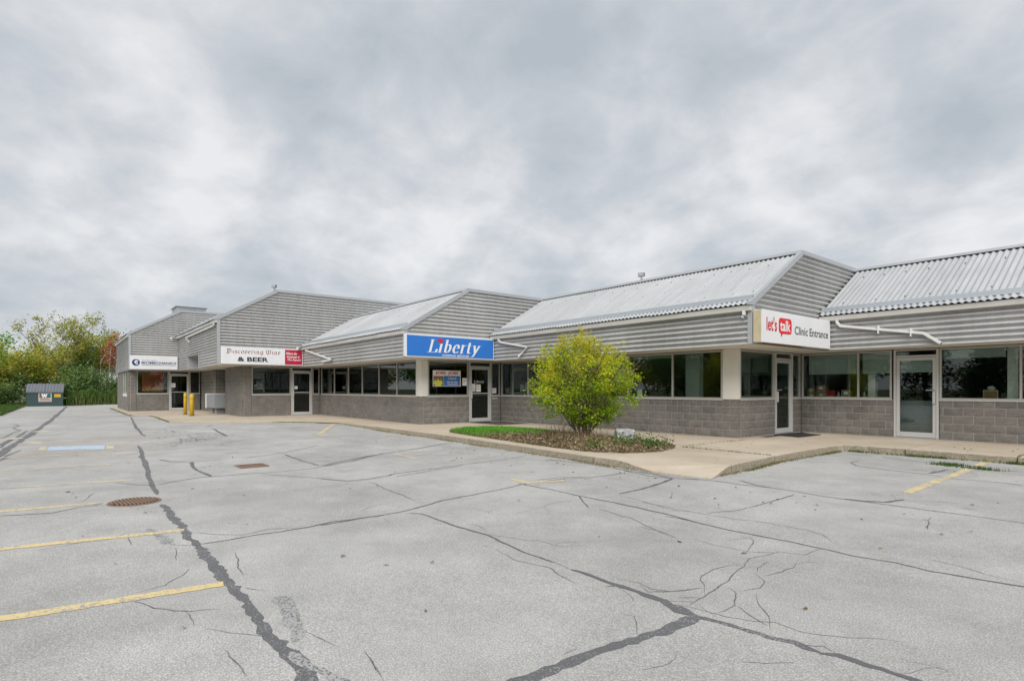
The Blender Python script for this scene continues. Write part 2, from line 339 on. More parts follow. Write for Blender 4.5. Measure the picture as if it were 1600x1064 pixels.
# sealed cracks: ribbons with ragged edges, traced in metres on the lot
CRACKS=[(0.1,0,[(-31.32,2.56),(-24.24,2.10),(-20.29,1.92),(-19.28,1.91)]),(0.1,0,[(-16.69,1.52),(-13.88,1.33),(-12.45,1.24),(-10.47,1.09),(-9.36,1.04),(-8.78,1.00)]),(0.1,0,[(-8.05,0.98),(-7.18,0.97),(-6.72,0.98),(-6.40,0.97),(-5.99,0.95),(-5.59,0.97),(-5.09,0.96),(-4.69,0.95),(-4.34,0.96),(-3.93,0.95),(-3.67,0.95),(-3.40,0.94),(-3.19,0.94),(-3.03,0.96),(-2.89,0.96),(-2.73,0.94),(-2.52,0.90)]),(0.1,1,[(-3.10,0.97),(-2.88,1.01),(-2.64,1.05),(-2.47,1.07)]),(0.22,0,[(-57.45,0.39),(-40.15,-0.09),(-30.99,-0.38),(-26.31,-0.58),(-23.91,-0.66),(-22.19,-0.75),(-20.32,-0.84),(-18.93,-0.92),(-17.43,-0.98),(-16.41,-1.02),(-15.51,-1.06)]),(0.1,0,[(-25.13,-0.72),(-24.67,-0.89),(-22.12,-0.96),(-21.31,-1.06),(-20.17,-1.13),(-18.80,-1.17)]),(0.06,0,[(-20.98,-0.65),(-21.11,-0.81),(-20.88,-1.04),(-18.14,-1.13)]),(0.06,0,[(-17.22,-0.71),(-16.49,-0.80),(-15.82,-0.89),(-14.77,-0.92)]),(0.05,0,[(-15.34,-0.52),(-15.50,-0.77),(-14.98,-0.93)]),(0.08,0,[(-29.63,-1.44),(-28.66,-1.23),(-26.91,-1.33),(-25.09,-1.04),(-24.07,-1.20)]),(0.05,0,[(-23.79,-1.18),(-21.92,-1.27),(-21.54,-1.34)]),(0.032,0,[(-5.76,0.99),(-5.76,1.24),(-5.77,1.46),(-5.75,1.70),(-5.77,1.95),(-5.84,2.25),(-5.81,2.52),(-5.79,2.83)]),(0.032,0,[(-5.76,2.09),(-5.80,2.53),(-5.80,2.99),(-5.92,3.39),(-6.05,3.76),(-6.13,4.28),(-6.21,4.77),(-6.35,5.26),(-6.38,5.58),(-6.34,6.20),(-6.07,6.54)]),(0.012,0,[(-6.30,1.01),(-6.06,1.19),(-5.86,1.37),(-5.93,1.63),(-5.81,1.91)]),(0.03,0,[(-9.66,1.10),(-9.90,1.41),(-10.07,1.79),(-10.01,2.15),(-9.99,2.53),(-9.93,2.93),(-9.97,3.51),(-10.26,3.95),(-10.68,4.63),(-11.36,5.55)]),(0.05,0,[(-10.22,3.72),(-10.63,4.37),(-11.10,5.12),(-11.41,5.88),(-11.76,6.73),(-12.24,7.60),(-12.48,8.06)]),(0.03,0,[(-10.10,3.76),(-10.38,4.37),(-11.31,5.46)]),(0.04,0,[(-13.17,1.54),(-12.66,1.68),(-12.34,1.95),(-12.35,2.56)]),(0.075,0,[(-12.32,1.97),(-11.31,1.85),(-10.52,1.87),(-10.09,1.89)]),(0.03,0,[(-12.31,2.93),(-12.79,3.77),(-13.91,5.03)]),(0.05,0,[(-12.49,3.76),(-11.18,3.69),(-10.24,3.70)]),(0.02,0,[(-9.82,2.61),(-8.84,3.19),(-8.20,3.51),(-8.26,4.03)]),(0.035,0,[(-8.77,3.19),(-8.29,3.41),(-8.32,3.84),(-8.50,4.38),(-8.61,5.19),(-8.74,6.11),(-8.86,7.20),(-8.99,7.59)]),(0.03,0,[(-8.25,4.25),(-8.38,4.89),(-8.63,5.80)]),(0.02,0,[(-10.37,0.64),(-9.91,0.86),(-9.64,1.08)]),(0.03,0,[(-8.47,-0.53),(-8.38,-0.35),(-8.28,-0.08),(-8.44,0.15),(-8.49,0.40)]),(0.12,1,[(-3.97,1.15),(-3.76,1.16),(-3.53,1.12),(-3.33,1.08),(-3.21,1.02)]),(0.12,1,[(-6.74,0.71),(-6.27,0.75),(-5.97,0.77)]),(0.015,0,[(-5.97,0.77),(-5.83,0.87),(-5.75,1.00)]),(0.03,0,[(-5.71,3.10),(-5.58,3.19),(-5.17,3.18),(-4.80,3.19),(-4.39,3.22),(-4.02,3.18),(-3.61,3.13),(-3.33,3.14)]),(0.014,0,[(-3.33,3.14),(-3.13,3.13)]),(0.05,0,[(-3.13,3.13),(-2.93,3.13),(-2.69,3.12),(-2.48,3.14),(-2.27,3.14),(-2.11,3.06),(-2.00,3.08)]),(0.03,0,[(-2.70,3.05),(-2.64,3.17)]),(0.07,0,[(-2.19,3.13),(-1.99,3.09),(-1.87,3.12),(-1.72,3.13),(-1.57,3.15),(-1.44,3.18),(-1.30,3.17)]),(0.04,0,[(-2.47,3.14),(-2.32,3.15),(-2.19,3.13)]),(0.045,0,[(-1.30,3.17),(-1.22,3.22),(-1.08,3.22),(-0.97,3.24),(-0.88,3.25),(-0.79,3.25)]),(0.012,0,[(-1.44,3.18),(-1.32,3.28),(-1.20,3.23)]),(0.115,0,[(-2.09,1.57),(-2.09,1.73),(-2.09,1.93),(-2.08,2.11),(-2.06,2.28),(-2.03,2.46),(-2.01,2.66),(-1.99,2.88),(-1.98,3.08)]),(0.034,0,[(-6.44,5.33),(-5.81,5.37),(-5.27,5.34),(-4.83,5.35),(-4.23,5.36),(-3.67,5.32),(-3.29,5.24)]),(0.026,0,[(-3.77,5.24),(-3.63,5.27),(-3.15,5.24),(-2.75,5.25),(-2.39,5.27),(-2.12,5.27),(-1.85,5.25),(-1.58,5.30),(-1.32,5.27),(-1.10,5.32),(-0.81,5.37),(-0.68,5.37)]),(0.06,0,[(-8.21,7.56),(-7.60,7.70),(-6.98,7.73),(-6.31,7.64),(-5.81,7.70),(-5.31,7.56),(-4.89,7.80)]),(0.05,0,[(-6.34,7.61),(-5.70,7.49),(-5.26,7.54)]),(0.055,0,[(-5.31,7.56),(-5.12,6.96),(-5.01,6.35),(-4.96,5.87)]),(0.03,0,[(-6.53,5.77),(-6.46,6.25),(-6.20,6.57),(-6.12,6.97),(-6.17,7.48)]),(0.032,0,[(-6.12,7.78),(-5.39,7.70),(-4.71,7.84),(-4.28,7.82),(-3.94,7.90),(-3.57,7.88),(-3.15,7.82),(-2.76,7.83),(-2.44,7.88),(-2.10,7.89),(-1.64,7.93),(-1.20,7.94),(-1.02,7.96)]),(0.06,0,[(-2.91,7.85),(-2.72,7.88),(-2.51,8.03),(-2.41,8.42)]),(0.035,0,[(-4.27,12.25),(-4.26,11.78),(-4.02,11.40),(-3.35,11.21),(-2.86,11.14),(-2.45,10.94),(-1.97,11.04),(-1.66,10.97)]),(0.08,0,[(-2.89,11.32),(-2.82,12.11)]),(0.03,0,[(-4.51,8.16),(-4.16,7.97),(-3.87,7.90)]),(0.02,0,[(-3.44,7.60),(-3.41,7.10),(-3.41,6.53),(-3.42,6.14),(-3.57,5.74)]),(0.04,0,[(-4.21,13.30),(-3.45,12.95),(-2.88,13.08),(-2.26,12.66),(-1.92,12.74)]),(0.009,0,[(-2.11,3.21),(-2.16,3.57),(-2.24,3.90),(-2.32,4.28),(-2.39,4.52),(-2.33,4.89),(-2.16,4.96),(-2.12,5.27)]),(0.009,0,[(-2.18,3.47),(-2.37,3.74),(-2.42,3.96),(-2.40,4.19),(-2.34,4.31)]),(0.009,0,[(-2.17,3.72),(-2.04,3.65),(-1.92,3.43),(-1.93,3.30),(-1.96,3.18)]),(0.009,0,[(-2.18,4.16),(-2.05,4.04),(-1.99,3.87),(-2.05,3.68)]),(0.009,0,[(-1.95,3.76),(-1.82,3.56),(-1.71,3.43),(-1.61,3.26)]),(0.009,0,[(-1.93,3.43),(-1.78,3.35),(-1.64,3.29)]),(0.009,0,[(-2.27,4.56),(-2.21,4.31),(-2.17,4.17)]),(0.009,0,[(-2.08,4.14),(-2.06,4.36),(-2.05,4.52),(-2.11,4.70)]),(0.009,0,[(-2.56,3.25),(-2.44,3.19),(-2.34,3.32),(-2.25,3.55)]),(0.009,0,[(-2.26,3.26),(-2.14,3.38)]),(0.009,0,[(-3.08,4.69),(-2.79,4.64),(-2.51,4.67),(-2.31,4.85)]),(0.009,0,[(-1.45,5.63),(-1.24,5.62),(-1.06,5.50),(-0.83,5.48)]),(0.009,0,[(-3.44,8.05),(-3.23,8.01),(-2.84,8.07)]),(0.009,0,[(-4.46,5.67),(-4.07,5.67),(-3.72,5.66),(-3.27,5.71),(-2.90,5.81),(-2.52,5.84),(-2.33,5.78),(-2.17,5.54)]),(0.009,0,[(-1.79,2.28),(-1.75,2.41),(-1.77,2.52),(-1.81,2.61)]),(0.009,0,[(-1.52,2.74),(-1.42,2.84),(-1.34,2.96)]),(0.009,0,[(-1.01,3.44),(-0.90,3.46),(-0.77,3.47)]),(0.009,0,[(-2.02,3.83),(-1.95,3.80)]),(0.009,0,[(-2.09,4.67),(-1.98,4.83)]),(0.009,0,[(-1.37,3.62),(-1.32,3.66)]),(0.009,0,[(-2.51,4.67),(-2.62,4.97),(-2.73,5.13),(-2.82,4.87)]),(0.014,0,[(-3.67,4.67),(-3.41,4.66),(-3.17,4.58)]),(0.014,0,[(-1.90,7.50),(-1.76,6.78)]),(0.014,0,[(-8.06,3.68),(-7.06,3.56),(-6.22,3.49)]),(0.02,0,[(-5.18,5.32),(-4.61,4.89)]),(0.012,0,[(-4.49,4.93),(-4.03,4.88),(-3.95,4.87),(-3.63,4.72),(-3.18,4.57)]),(0.009,0,[(-4.90,5.80),(-4.27,5.66),(-3.86,5.59),(-3.59,5.72)]),(0.009,0,[(-4.96,3.34),(-4.73,3.37),(-4.51,3.31)]),(0.009,0,[(-5.58,3.36),(-5.76,3.58)]),(0.009,0,[(-6.12,2.70),(-6.30,2.91),(-6.35,3.13)]),(0.009,0,[(-2.79,3.23),(-2.60,3.29),(-2.46,3.25),(-2.34,3.32),(-2.24,3.56)]),(0.009,0,[(-2.25,3.24),(-2.15,3.40)]),(0.009,0,[(-2.31,2.75),(-2.24,2.78),(-2.13,2.68),(-2.07,2.59)]),(0.009,0,[(-3.95,3.01),(-3.59,2.92),(-3.26,3.02),(-2.89,2.92)]),(0.009,0,[(-5.66,2.76),(-5.41,2.70)]),(0.009,0,[(-2.15,2.10),(-2.16,2.22)]),(0.015,0,[(-2.88,1.28),(-2.74,1.27),(-2.59,1.25),(-2.50,1.23)]),(0.009,0,[(-5.78,0.80),(-5.34,0.76)]),(0.009,0,[(-5.02,0.79),(-4.88,0.73),(-4.70,0.59),(-4.67,0.36)]),(0.009,0,[(-5.28,1.17),(-4.87,1.12),(-4.57,1.07)]),(0.009,0,[(-4.13,0.63),(-3.94,0.62),(-3.80,0.61)]),(0.009,0,[(-4.51,0.38),(-4.27,0.47),(-4.06,0.65),(-3.96,0.81)]),(0.009,0,[(-3.36,0.68),(-3.13,0.71),(-2.97,0.71)]),(0.009,0,[(-4.12,1.15),(-4.22,1.07),(-4.30,1.01)]),(0.009,0,[(-3.71,0.67),(-3.58,0.77),(-3.35,0.92)]),(0.009,0,[(-3.36,1.12),(-3.15,1.15),(-3.00,1.18)]),(0.009,0,[(-4.70,0.90),(-4.64,0.79)]),(0.009,0,[(-8.86,0.23),(-9.53,0.36)]),(0.009,0,[(-8.62,1.05),(-8.66,1.29)]),(0.009,0,[(-8.21,1.03),(-8.42,1.17)]),(0.009,0,[(-2.85,1.28),(-2.68,1.26),(-2.59,1.25)]),(0.015,0,[(-6.47,0.50),(-6.13,0.50)]),(0.05,0,[(-23.02,1.93),(-22.70,2.29)]),(0.04,0,[(-40.25,2.42),(-37.98,2.61),(-34.28,2.71)]),(0.08,0,[(-22.59,4.29),(-21.59,3.92)]),(0.1,0,[(-20.60,3.91),(-19.26,3.82),(-17.79,3.77)]),(0.03,0,[(-23.04,1.26),(-23.05,1.93),(-21.03,2.66)]),(0.03,0,[(-20.54,4.01),(-19.63,4.48),(-19.31,5.01)]),(0.03,0,[(-47.64,0.32),(-43.75,1.41),(-40.15,2.46)]),(0.02,0,[(-22.86,-0.36),(-22.85,0.31),(-23.39,1.15),(-23.21,1.83)]),(0.02,0,[(-20.50,-0.05),(-20.19,0.44)]),(0.025,0,[(-14.30,0.86),(-14.41,1.16),(-14.63,1.34)]),(0.0418817,0,[(-17.44,2.63),(-17.69,2.70)]),(0.0540136,0,[(-17.19,1.82),(-17.30,1.91)]),(0.0351799,0,[(-18.40,2.40),(-18.56,2.45)]),(0.0541996,0,[(-18.30,3.53),(-18.45,3.65)]),(0.0519568,0,[(-16.78,2.30),(-16.44,2.33)]),(0.050151,0,[(-16.88,3.02),(-17.03,3.11)]),(0.0580377,0,[(-18.00,2.50),(-17.86,2.58)]),(0.047171,0,[(-16.08,2.14),(-15.77,2.18)]),(0.0479674,0,[(-18.35,2.28),(-18.53,2.36)]),(0.0312972,0,[(-16.41,2.20),(-16.28,2.21)]),(0.0441372,0,[(-16.79,2.41),(-16.40,2.40)]),(0.0360801,0,[(-16.85,2.67),(-16.93,2.75)]),(0.0396201,0,[(-16.93,2.11),(-16.59,2.13)]),(0.0368661,0,[(-17.62,2.76),(-17.46,2.82)]),(0.0353262,0,[(-17.01,2.57),(-17.25,2.67)]),(0.0586421,0,[(-20.57,2.73),(-20.02,2.75)]),(0.0589802,0,[(-17.58,2.99),(-17.56,3.08)]),(0.0545378,0,[(-18.04,3.29),(-18.20,3.38)]),(0.041449,0,[(-17.91,2.45),(-17.92,2.56)]),(0.035087,0,[(-17.82,2.80),(-17.82,2.89)]),(0.0594525,0,[(-17.52,2.57),(-17.65,2.65)]),(0.0350601,0,[(-17.70,2.79),(-17.87,2.89)]),(0.0374718,0,[(-17.29,3.08),(-17.46,3.21)]),(0.0422796,0,[(-18.91,2.06),(-18.80,2.15)]),(0.0311061,0,[(-16.88,2.55),(-16.99,2.62)]),(0.0449574,0,[(-18.79,3.50),(-18.94,3.56)]),(0.036944,0,[(-17.23,2.59),(-17.38,2.71)]),(0.0469603,0,[(-16.59,3.41),(-16.57,3.51)]),(0.0537257,0,[(-18.46,3.31),(-18.38,3.39)]),(0.0562142,0,[(-17.37,2.85),(-16.99,2.88)]),(0.0539851,0,[(-16.90,2.22),(-16.62,2.25)]),(0.0505788,0,[(-18.73,2.15),(-18.34,2.15)]),(0.0591326,0,[(-17.92,2.85),(-17.70,2.92)]),(0.033829,0,[(-16.75,3.39),(-16.55,3.46)]),(0.0490557,0,[(-17.53,2.87),(-17.28,2.90)]),(0.0300982,0,[(-18.05,2.99),(-18.30,3.13)]),(0.0542962,0,[(-18.18,2.88),(-17.82,2.91)]),(0.0360501,0,[(-19.42,2.00),(-19.45,2.08)]),(0.0441453,0,[(-18.67,3.43),(-18.98,3.56)]),(0.0446649,0,[(-17.25,3.16),(-17.09,3.22)]),(0.0530274,0,[(-17.02,2.81),(-17.28,2.91)]),(0.0325542,0,[(-19.37,3.38),(-19.40,3.46)]),(0.037011,0,[(-18.76,2.90),(-18.33,2.90)]),(0.0486289,0,[(-17.52,2.80),(-17.42,2.88)]),(0.0532976,0,[(-17.71,1.88),(-17.39,1.87)]),(0.0550933,0,[(-17.04,2.67),(-16.78,2.68)]),(0.0352905,0,[(-15.91,2.79),(-15.87,2.81)]),(0.0571222,0,[(-17.06,2.28),(-17.32,2.39)]),(0.0445952,0,[(-16.91,2.33),(-16.84,2.40)]),(0.0554271,0,[(-17.38,2.89),(-17.14,2.90)]),(0.050302,0,[(-17.64,3.27),(-17.70,3.35)]),(0.0573422,0,[(-18.24,3.17),(-17.92,3.16)]),(0.043262,0,[(-19.29,3.04),(-19.02,3.03)]),(0.0339976,0,[(-17.09,2.16),(-17.29,2.21)]),(0.0570574,0,[(-18.47,2.87),(-18.34,2.90)]),(0.032804,0,[(-17.05,2.21),(-16.69,2.21)]),(0.0398002,0,[(-16.44,2.72),(-16.70,2.80)]),(0.0548932,0,[(-16.94,3.60),(-16.65,3.63)]),(0.0475251,0,[(-17.93,2.93),(-17.81,2.98)]),(0.0590542,0,[(-18.13,3.44),(-17.97,3.44)]),(0.048536,0,[(-19.89,2.61),(-19.93,2.72)]),(0.047971,0,[(-18.11,3.13),(-17.87,3.19)]),(0.0397985,0,[(-17.33,2.48),(-16.92,2.49)]),(0.0420198,0,[(-18.30,3.11),(-18.37,3.22)]),(0.0355168,0,[(-17.89,2.61),(-17.67,2.65)]),(0.058532,0,[(-18.86,2.49),(-19.04,2.59)]),(0.0596346,0,[(-16.14,3.44),(-15.99,3.51)]),(0.0377371,0,[(-17.57,2.56),(-17.22,2.54)]),(0.0344618,0,[(-18.67,3.44),(-18.77,3.50)]),(0.0537133,0,[(-17.95,2.94),(-17.83,3.00)]),(0.045731,0,[(-17.90,3.02),(-18.13,3.09)]),(0.0336531,0,[(-17.49,2.99),(-17.11,2.96)]),(0.0510595,0,[(-16.07,2.20),(-15.90,2.25)]),(0.051583,0,[(-17.99,3.60),(-17.78,3.63)]),(0.0450765,0,[(-19.38,2.80),(-19.04,2.79)]),(0.035041,0,[(-18.02,2.53),(-18.09,2.63)]),(0.0558479,0,[(-17.33,2.10),(-17.35,2.15)]),(0.0562996,0,[(-17.89,2.58),(-17.52,2.55)]),(0.0554577,0,[(-17.34,2.74),(-17.44,2.84)]),(0.0515563,0,[(-18.72,2.31),(-18.41,2.31)]),(0.0576369,0,[(-17.50,3.32),(-17.50,3.42)]),(0.0476168,0,[(-19.28,3.42),(-19.14,3.42)]),(0.0494055,0,[(-18.17,3.05),(-18.00,3.12)]),(0.0376701,0,[(-17.19,3.17),(-17.00,3.23)]),(0.0487516,0,[(-16.19,2.12),(-15.91,2.13)]),(0.0564979,0,[(-18.88,3.62),(-18.65,3.66)]),(0.0596233,0,[(-19.10,2.41),(-19.36,2.49)]),(0.0463693,0,[(-19.28,2.76),(-19.38,2.85)]),(0.0534476,0,[(-17.52,2.67),(-17.29,2.73)]),(0.0548006,0,[(-15.55,3.15),(-15.81,3.26)]),(0.0486677,0,[(-18.93,3.20),(-18.70,3.19)]),(0.0343459,0,[(-17.35,3.08),(-17.03,3.08)]),(0.0389438,0,[(-20.03,2.99),(-19.85,3.02)]),(0.0592466,0,[(-17.40,3.05),(-17.08,3.07)]),(0.0536651,0,[(-16.61,2.30),(-16.58,2.36)]),(0.0566102,0,[(-17.73,2.69),(-17.79,2.80)]),(0.0488256,0,[(-19.02,2.86),(-19.05,2.97)]),(0.0453336,0,[(-18.69,2.54),(-18.82,2.58)]),(0.033972,0,[(-15.96,2.19),(-16.15,2.29)]),(0.0327639,0,[(-17.79,2.93),(-17.44,2.91)]),(0.0449773,0,[(-20.50,2.55),(-20.57,2.60)]),(0.0349941,0,[(-18.07,1.46),(-17.74,1.47)]),(0.0388981,0,[(-15.66,3.15),(-15.49,3.18)]),(0.0554037,0,[(-18.05,2.85),(-17.84,2.85)]),(0.0354324,0,[(-17.15,3.30),(-17.41,3.39)]),(0.0594877,0,[(-17.25,2.41),(-17.26,2.48)]),(0.0364492,0,[(-17.78,2.93),(-17.37,2.97)]),(0.0317246,0,[(-21.62,2.65),(-21.21,2.71)]),(0.0331271,0,[(-20.24,2.56),(-20.49,2.64)]),(0.0462186,0,[(-18.19,2.17),(-17.94,2.19)])]
def ribbon(mb, pts, w, h, jit, far):
    pts = [Vector((p[0], p[1])) for p in pts]; out = []
    for a, b in zip(pts, pts[1:]):
        d = b - a; L = d.length; n = max(1, int(L / (0.05 if not far else 0.18)))
        for i in range(n): out.append(a + d * (i / n))
    out.append(pts[-1])
    # slow wander so that long straight pieces do not look ruled
    ph = rnd.uniform(0, 6); L = 0; res = []
    for i, p in enumerate(out):
        d = (out[min(i + 1, len(out) - 1)] - out[max(i - 1, 0)]);
        if d.length < 1e-6: d = Vector((1, 0))
        d.normalize(); nrm = Vector((-d.y, d.x)); L += 0.05
        wob = 0.5 * jit * (math.sin(L * 7 + ph) + 0.7 * math.sin(L * 17 + 2 * ph)) + rnd.uniform(-1, 1) * jit * 0.35
        ww = w * (0.80 + 0.35 * rnd.random()) * (0.9 + 0.18 * math.sin(L * 3.1 + ph))
        if i in (0, len(out) - 1): ww *= 0.3
        if w < 0.016: ww *= min(1.0, 0.25 + i / 6.0, 0.25 + (len(out) - 1 - i) / 6.0)
        e1 = p + nrm * (wob + ww / 2 + rnd.gauss(0, 0.06) * w); e2 = p + nrm * (wob - ww / 2 + rnd.gauss(0, 0.06) * w)
        res.append((e1.x, e1.y, lz(e1.x, e1.y) + h)); res.append((e2.x, e2.y, lz(e2.x, e2.y) + h))
    mb.add(res, [(2 * i, 2 * i + 2, 2 * i + 3, 2 * i + 1) for i in range(len(out) - 1)])
seal, wide, worn, hair = MB(), MB(), MB(), MB()
for k, (w, kind, pts) in enumerate(CRACKS):
    far = pts[0][0] < -14
    m_ = worn if kind else (hair if w < 0.016 else (wide if w > 0.068 else seal))
    if w > 0.068: w *= 0.88
    ribbon(m_, pts, w, 0.0016 + 0.00005 * (k % 20), 0.016 if w < 0.016 else min(0.02, 0.10 * w + 0.008), far)
def walker(x, y, a, n, w, depth):      # fine cracks that branch off the traced ones
    p = [(x, y)]; a0 = a
    for s_ in range(n):
        a = a0 + rnd.gauss(0, 0.42); L_ = rnd.uniform(0.06, 0.17); x += L_ * math.cos(a); y += L_ * math.sin(a)
        if y > 7.6 and x < -4.9: break
        p.append((x, y))
        if depth and rnd.random() < 0.22: walker(x, y, a + rnd.choice([-1, 1]) * rnd.uniform(0.7, 1.3), max(2, n // 2), w * 0.8, depth - 1)
    if len(p) > 1: ribbon(hair, p, w, 0.0013, 0.012, x < -14)
near = [(c[2], c[0]) for c in CRACKS if c[0] >= 0.02 and c[2][0][0] > -20]
for k in range(120):
    pts, w_ = rnd.choice(near); i = rnd.randrange(len(pts) - 1); q = rnd.random(); a_, b_ = pts[i], pts[i + 1]
    ang_ = math.atan2(b_[1] - a_[1], b_[0] - a_[0]) + rnd.choice([-1, 1]) * rnd.uniform(0.35, 1.5)
    walker(a_[0] + (b_[0] - a_[0]) * q, a_[1] + (b_[1] - a_[1]) * q, ang_, rnd.randint(3, 11), rnd.uniform(0.005, 0.0085), 1)
for m_, nm, mt, lb in ((seal, 'crack_sealant', 'tar', 'dark tar sealing the wide cracks'), (wide, 'wide_crack_sealant', 'tar_wide', 'broad worn bands of tar over the main cracks'), (worn, 'worn_crack_sealant', 'tar_worn', 'worn grey traces of old tar'), (hair, 'hairline_cracks', 'hair', 'fine open hairline cracks')):
    o = m_.build(nm, mt, lot); o['kind'] = 'stuff'; o['label'] = lb

# painted markings
def stripe(p, q, w, mat, h=0.0030, parent=lot, name='painted_line'):
    p, q = Vector(p), Vector(q); d = (q - p); L = d.length; d.normalize(); nn = Vector((-d.y, d.x)); n = max(2, int(L / 0.08)); vs = []
    for i in range(n + 1):
        c = p + d * (L * i / n)
        for s_ in (1, -1):
            e_ = c + nn * s_ * (w / 2 + rnd.uniform(-0.011, 0.009)); vs.append((e_.x, e_.y, lz(e_.x, e_.y) + h))
    mb = MB().add(vs, [(2 * i + 1, 2 * i + 3, 2 * i + 2, 2 * i) for i in range(n)]); return mb.build(name, mat, parent)
for (x1, y1), mat in (((-4.47, 0.92), 'yellow_paint'), ((-6.46, 0.97), 'yellow_paint'), ((-8.60, 0.40), 'yellow_paint'), ((-10.49, 0.87), 'yellow_faded'), ((-12.87, 0.72), 'yellow_faded'), ((-15.2, 0.75), 'yellow_faded')):
    stripe((x1 - 0.165 * (y1 + 4.8), -4.8), (x1, y1), 0.115, mat)
stripe((-2.54, 8.94), (-2.60, 12.55), 0.125, 'yellow_paint'); stripe((-2.615, 13.05), (-2.63, 13.95), 0.125, 'yellow_paint')
stripe((-16.87, 6.08), (-20.6, 8.02), 0.12, 'yellow_paint'); stripe((-17.15, 6.0), (-16.55, 6.17), 0.10, 'yellow_faded', 0.0042)
stripe((-11.15, 5.68), (-10.05, 5.63), 0.10, 'yellow_faded'); stripe((-10.60, 5.66), (-10.60, 6.12), 0.10, 'yellow_faded', 0.0042)
stripe((-6.89, 5.53), (-6.15, 5.45), 0.10, 'yellow_paint'); stripe((-6.42, 5.42), (-6.21, 6.06), 0.10, 'yellow_paint', 0.0042)
stripe((-19.15, -0.66), (-19.4, -0.44), 0.55, 'yellow_faded'); stripe((-24.4, -0.60), (-24.0, -0.3), 0.55, 'yellow_faded'); stripe((-21.6, -1.2), (-21.1, -0.95), 0.4, 'yellow_faded')
def lotpoly(poly, mat, h, name):
    vs = []; n = 14
    (a, b, c, d) = [Vector(p) for p in poly]
    for i in range(n + 1):
        for j in range(2):
            p = (a.lerp(b, i / n)).lerp(d.lerp(c, i / n), j); vs.append((p.x, p.y, lz(p.x, p.y) + h))
    return MB().add(vs, [(2 * i, 2 * i + 2, 2 * i + 3, 2 * i + 1) for i in range(n)]).build(name, mat, lot)
lotpoly([(-16.70, -0.25), (-16.28, 0.80), (-17.30, 0.88), (-17.75, -0.22)], 'blue_paint', 0.0030, 'painted_stall_patch')
lotpoly([(-16.73, -0.40), (-16.71, -0.27), (-17.76, -0.24), (-17.85, -0.38)], 'yellow_faded', 0.0042, 'painted_stall_patch')
lotpoly([(-16.27, 0.82), (-16.18, 0.98), (-17.22, 1.05), (-17.29, 0.90)], 'yellow_faded', 0.0042, 'painted_stall_patch')

# grass verge on the left of the lot
M['soil'] = painted('bed_soil', (0.085, 0.062, 0.042), 1.0, 0.3, 6)
vg = MB(); pts = [(-39, -2.55), (-46, -2.3), (-53, -2.2), (-60.5, -2.1), (-70, -2.0)]
vs = []
for i, (x, y) in enumerate(pts): vs += [(x, y, -0.12), (x, y - 0.5, -0.06), (x, -24, 0.05)]
vg.add(vs, [(3 * i + j, 3 * i + j + 1, 3 * i + j + 4, 3 * i + j + 3) for i in range(4) for j in range(2)])
verge = struct(vg.build('grass_verge', 'field', smooth=True), 'grass verge along the left edge of the lot')

# ------------------------------------------------------------------ sidewalk, slab by slab
FRONT = [(-46.0, 2.68), (-40, 2.69), (-34.2, 2.66), (-32.2, 2.74), (-31.7, 3.35), (-29.8, 3.42), (-27.3, 3.36), (-25.2, 3.34), (-24.3, 3.75), (-23.6, 4.8), (-22.9, 5.9), (-22.1, 6.95), (-21.3, 7.75), (-20.5, 8.2), (-17, 8.28), (-14, 8.28), (-12, 8.2), (-10, 8.05), (-8.5, 7.92), (-7.2, 7.84), (-6.2, 7.80), (-5.6, 7.85), (-4.86, 7.93), (-4.98, 8.6), (-5.06, 9.5), (-5.15, 10.5), (-5.2, 11.5), (-5.22, 12.6), (-5.2, 13.6), (-5.05, 13.92), (-4.7, 13.98), (-2, 13.94), (4, 13.94), (12, 13.94)]
BACK = [(12, 17.55), (-7.88, 17.55), (-7.88, 13.93), (-17.9, 13.93), (-17.9, 10.33), (-27.9, 10.33), (-27.9, 8.2), (-38.3, 8.2), (-38.3, 3.27), (-46.0, 3.27)]
fr = []
for a, b in zip(FRONT, FRONT[1:]):
    L = math.dist(a, b); n = max(1, int(L / 0.22))
    for i in range(n):
        q = i / n; fr.append((a[0] + (b[0] - a[0]) * q + rnd.gauss(0, 0.006), a[1] + (b[1] - a[1]) * q + rnd.gauss(0, 0.010)))
fr.append(FRONT[-1]); WALK = fr + BACK
def clip(poly, f, keep):    # Sutherland-Hodgman against one half plane, f(p) >= 0 kept
    out = []
    for i, p in enumerate(poly):
        q = poly[(i + 1) % len(poly)]; a, b = f(p), f(q)
        if a >= 0: out.append(p)
        if (a >= 0) != (b >= 0): s_ = a / (a - b); out.append((p[0] + (q[0] - p[0]) * s_, p[1] + (q[1] - p[1]) * s_))
    return out
def walk_z(x, y): return -0.125 * sstep(8.80, 7.95, y) * sstep(-6.7, -5.75, x)
sidewalk = bpy.data.objects.new('sidewalk', None); COL.objects.link(sidewalk); struct(sidewalk, 'tan concrete sidewalk with kerb along the shop fronts')
cells = []
xs = [-46, -42, -38.6, -36.0, -33.2, -30.3, -27.3, -24.6, -21.6, -18.6, -15.6]
for a, b in zip(xs, xs[1:]): cells.append((a, b, 2, 12))
for a, b in zip([-15.6, -12.6, -9.6, -7.25], [-12.6, -9.6, -7.25, -4.0]):
    if b == -4.0: cells += [(a, b, 7, 8.78), (a, b, 8.78, 10.62), (a, b, 10.62, 13.92 - 0.12), (a, b, 13.80, 18)]
    else: cells += [(a, b, 7, 10.62), (a, b, 10.62, 14.5)]
for a, b in zip([-4.0, -2.2, -0.7, 0.8, 4, 8], [-2.2, -0.7, 0.8, 4, 8, 12]): cells.append((a, b, 13, 18))
GAP = 0.013
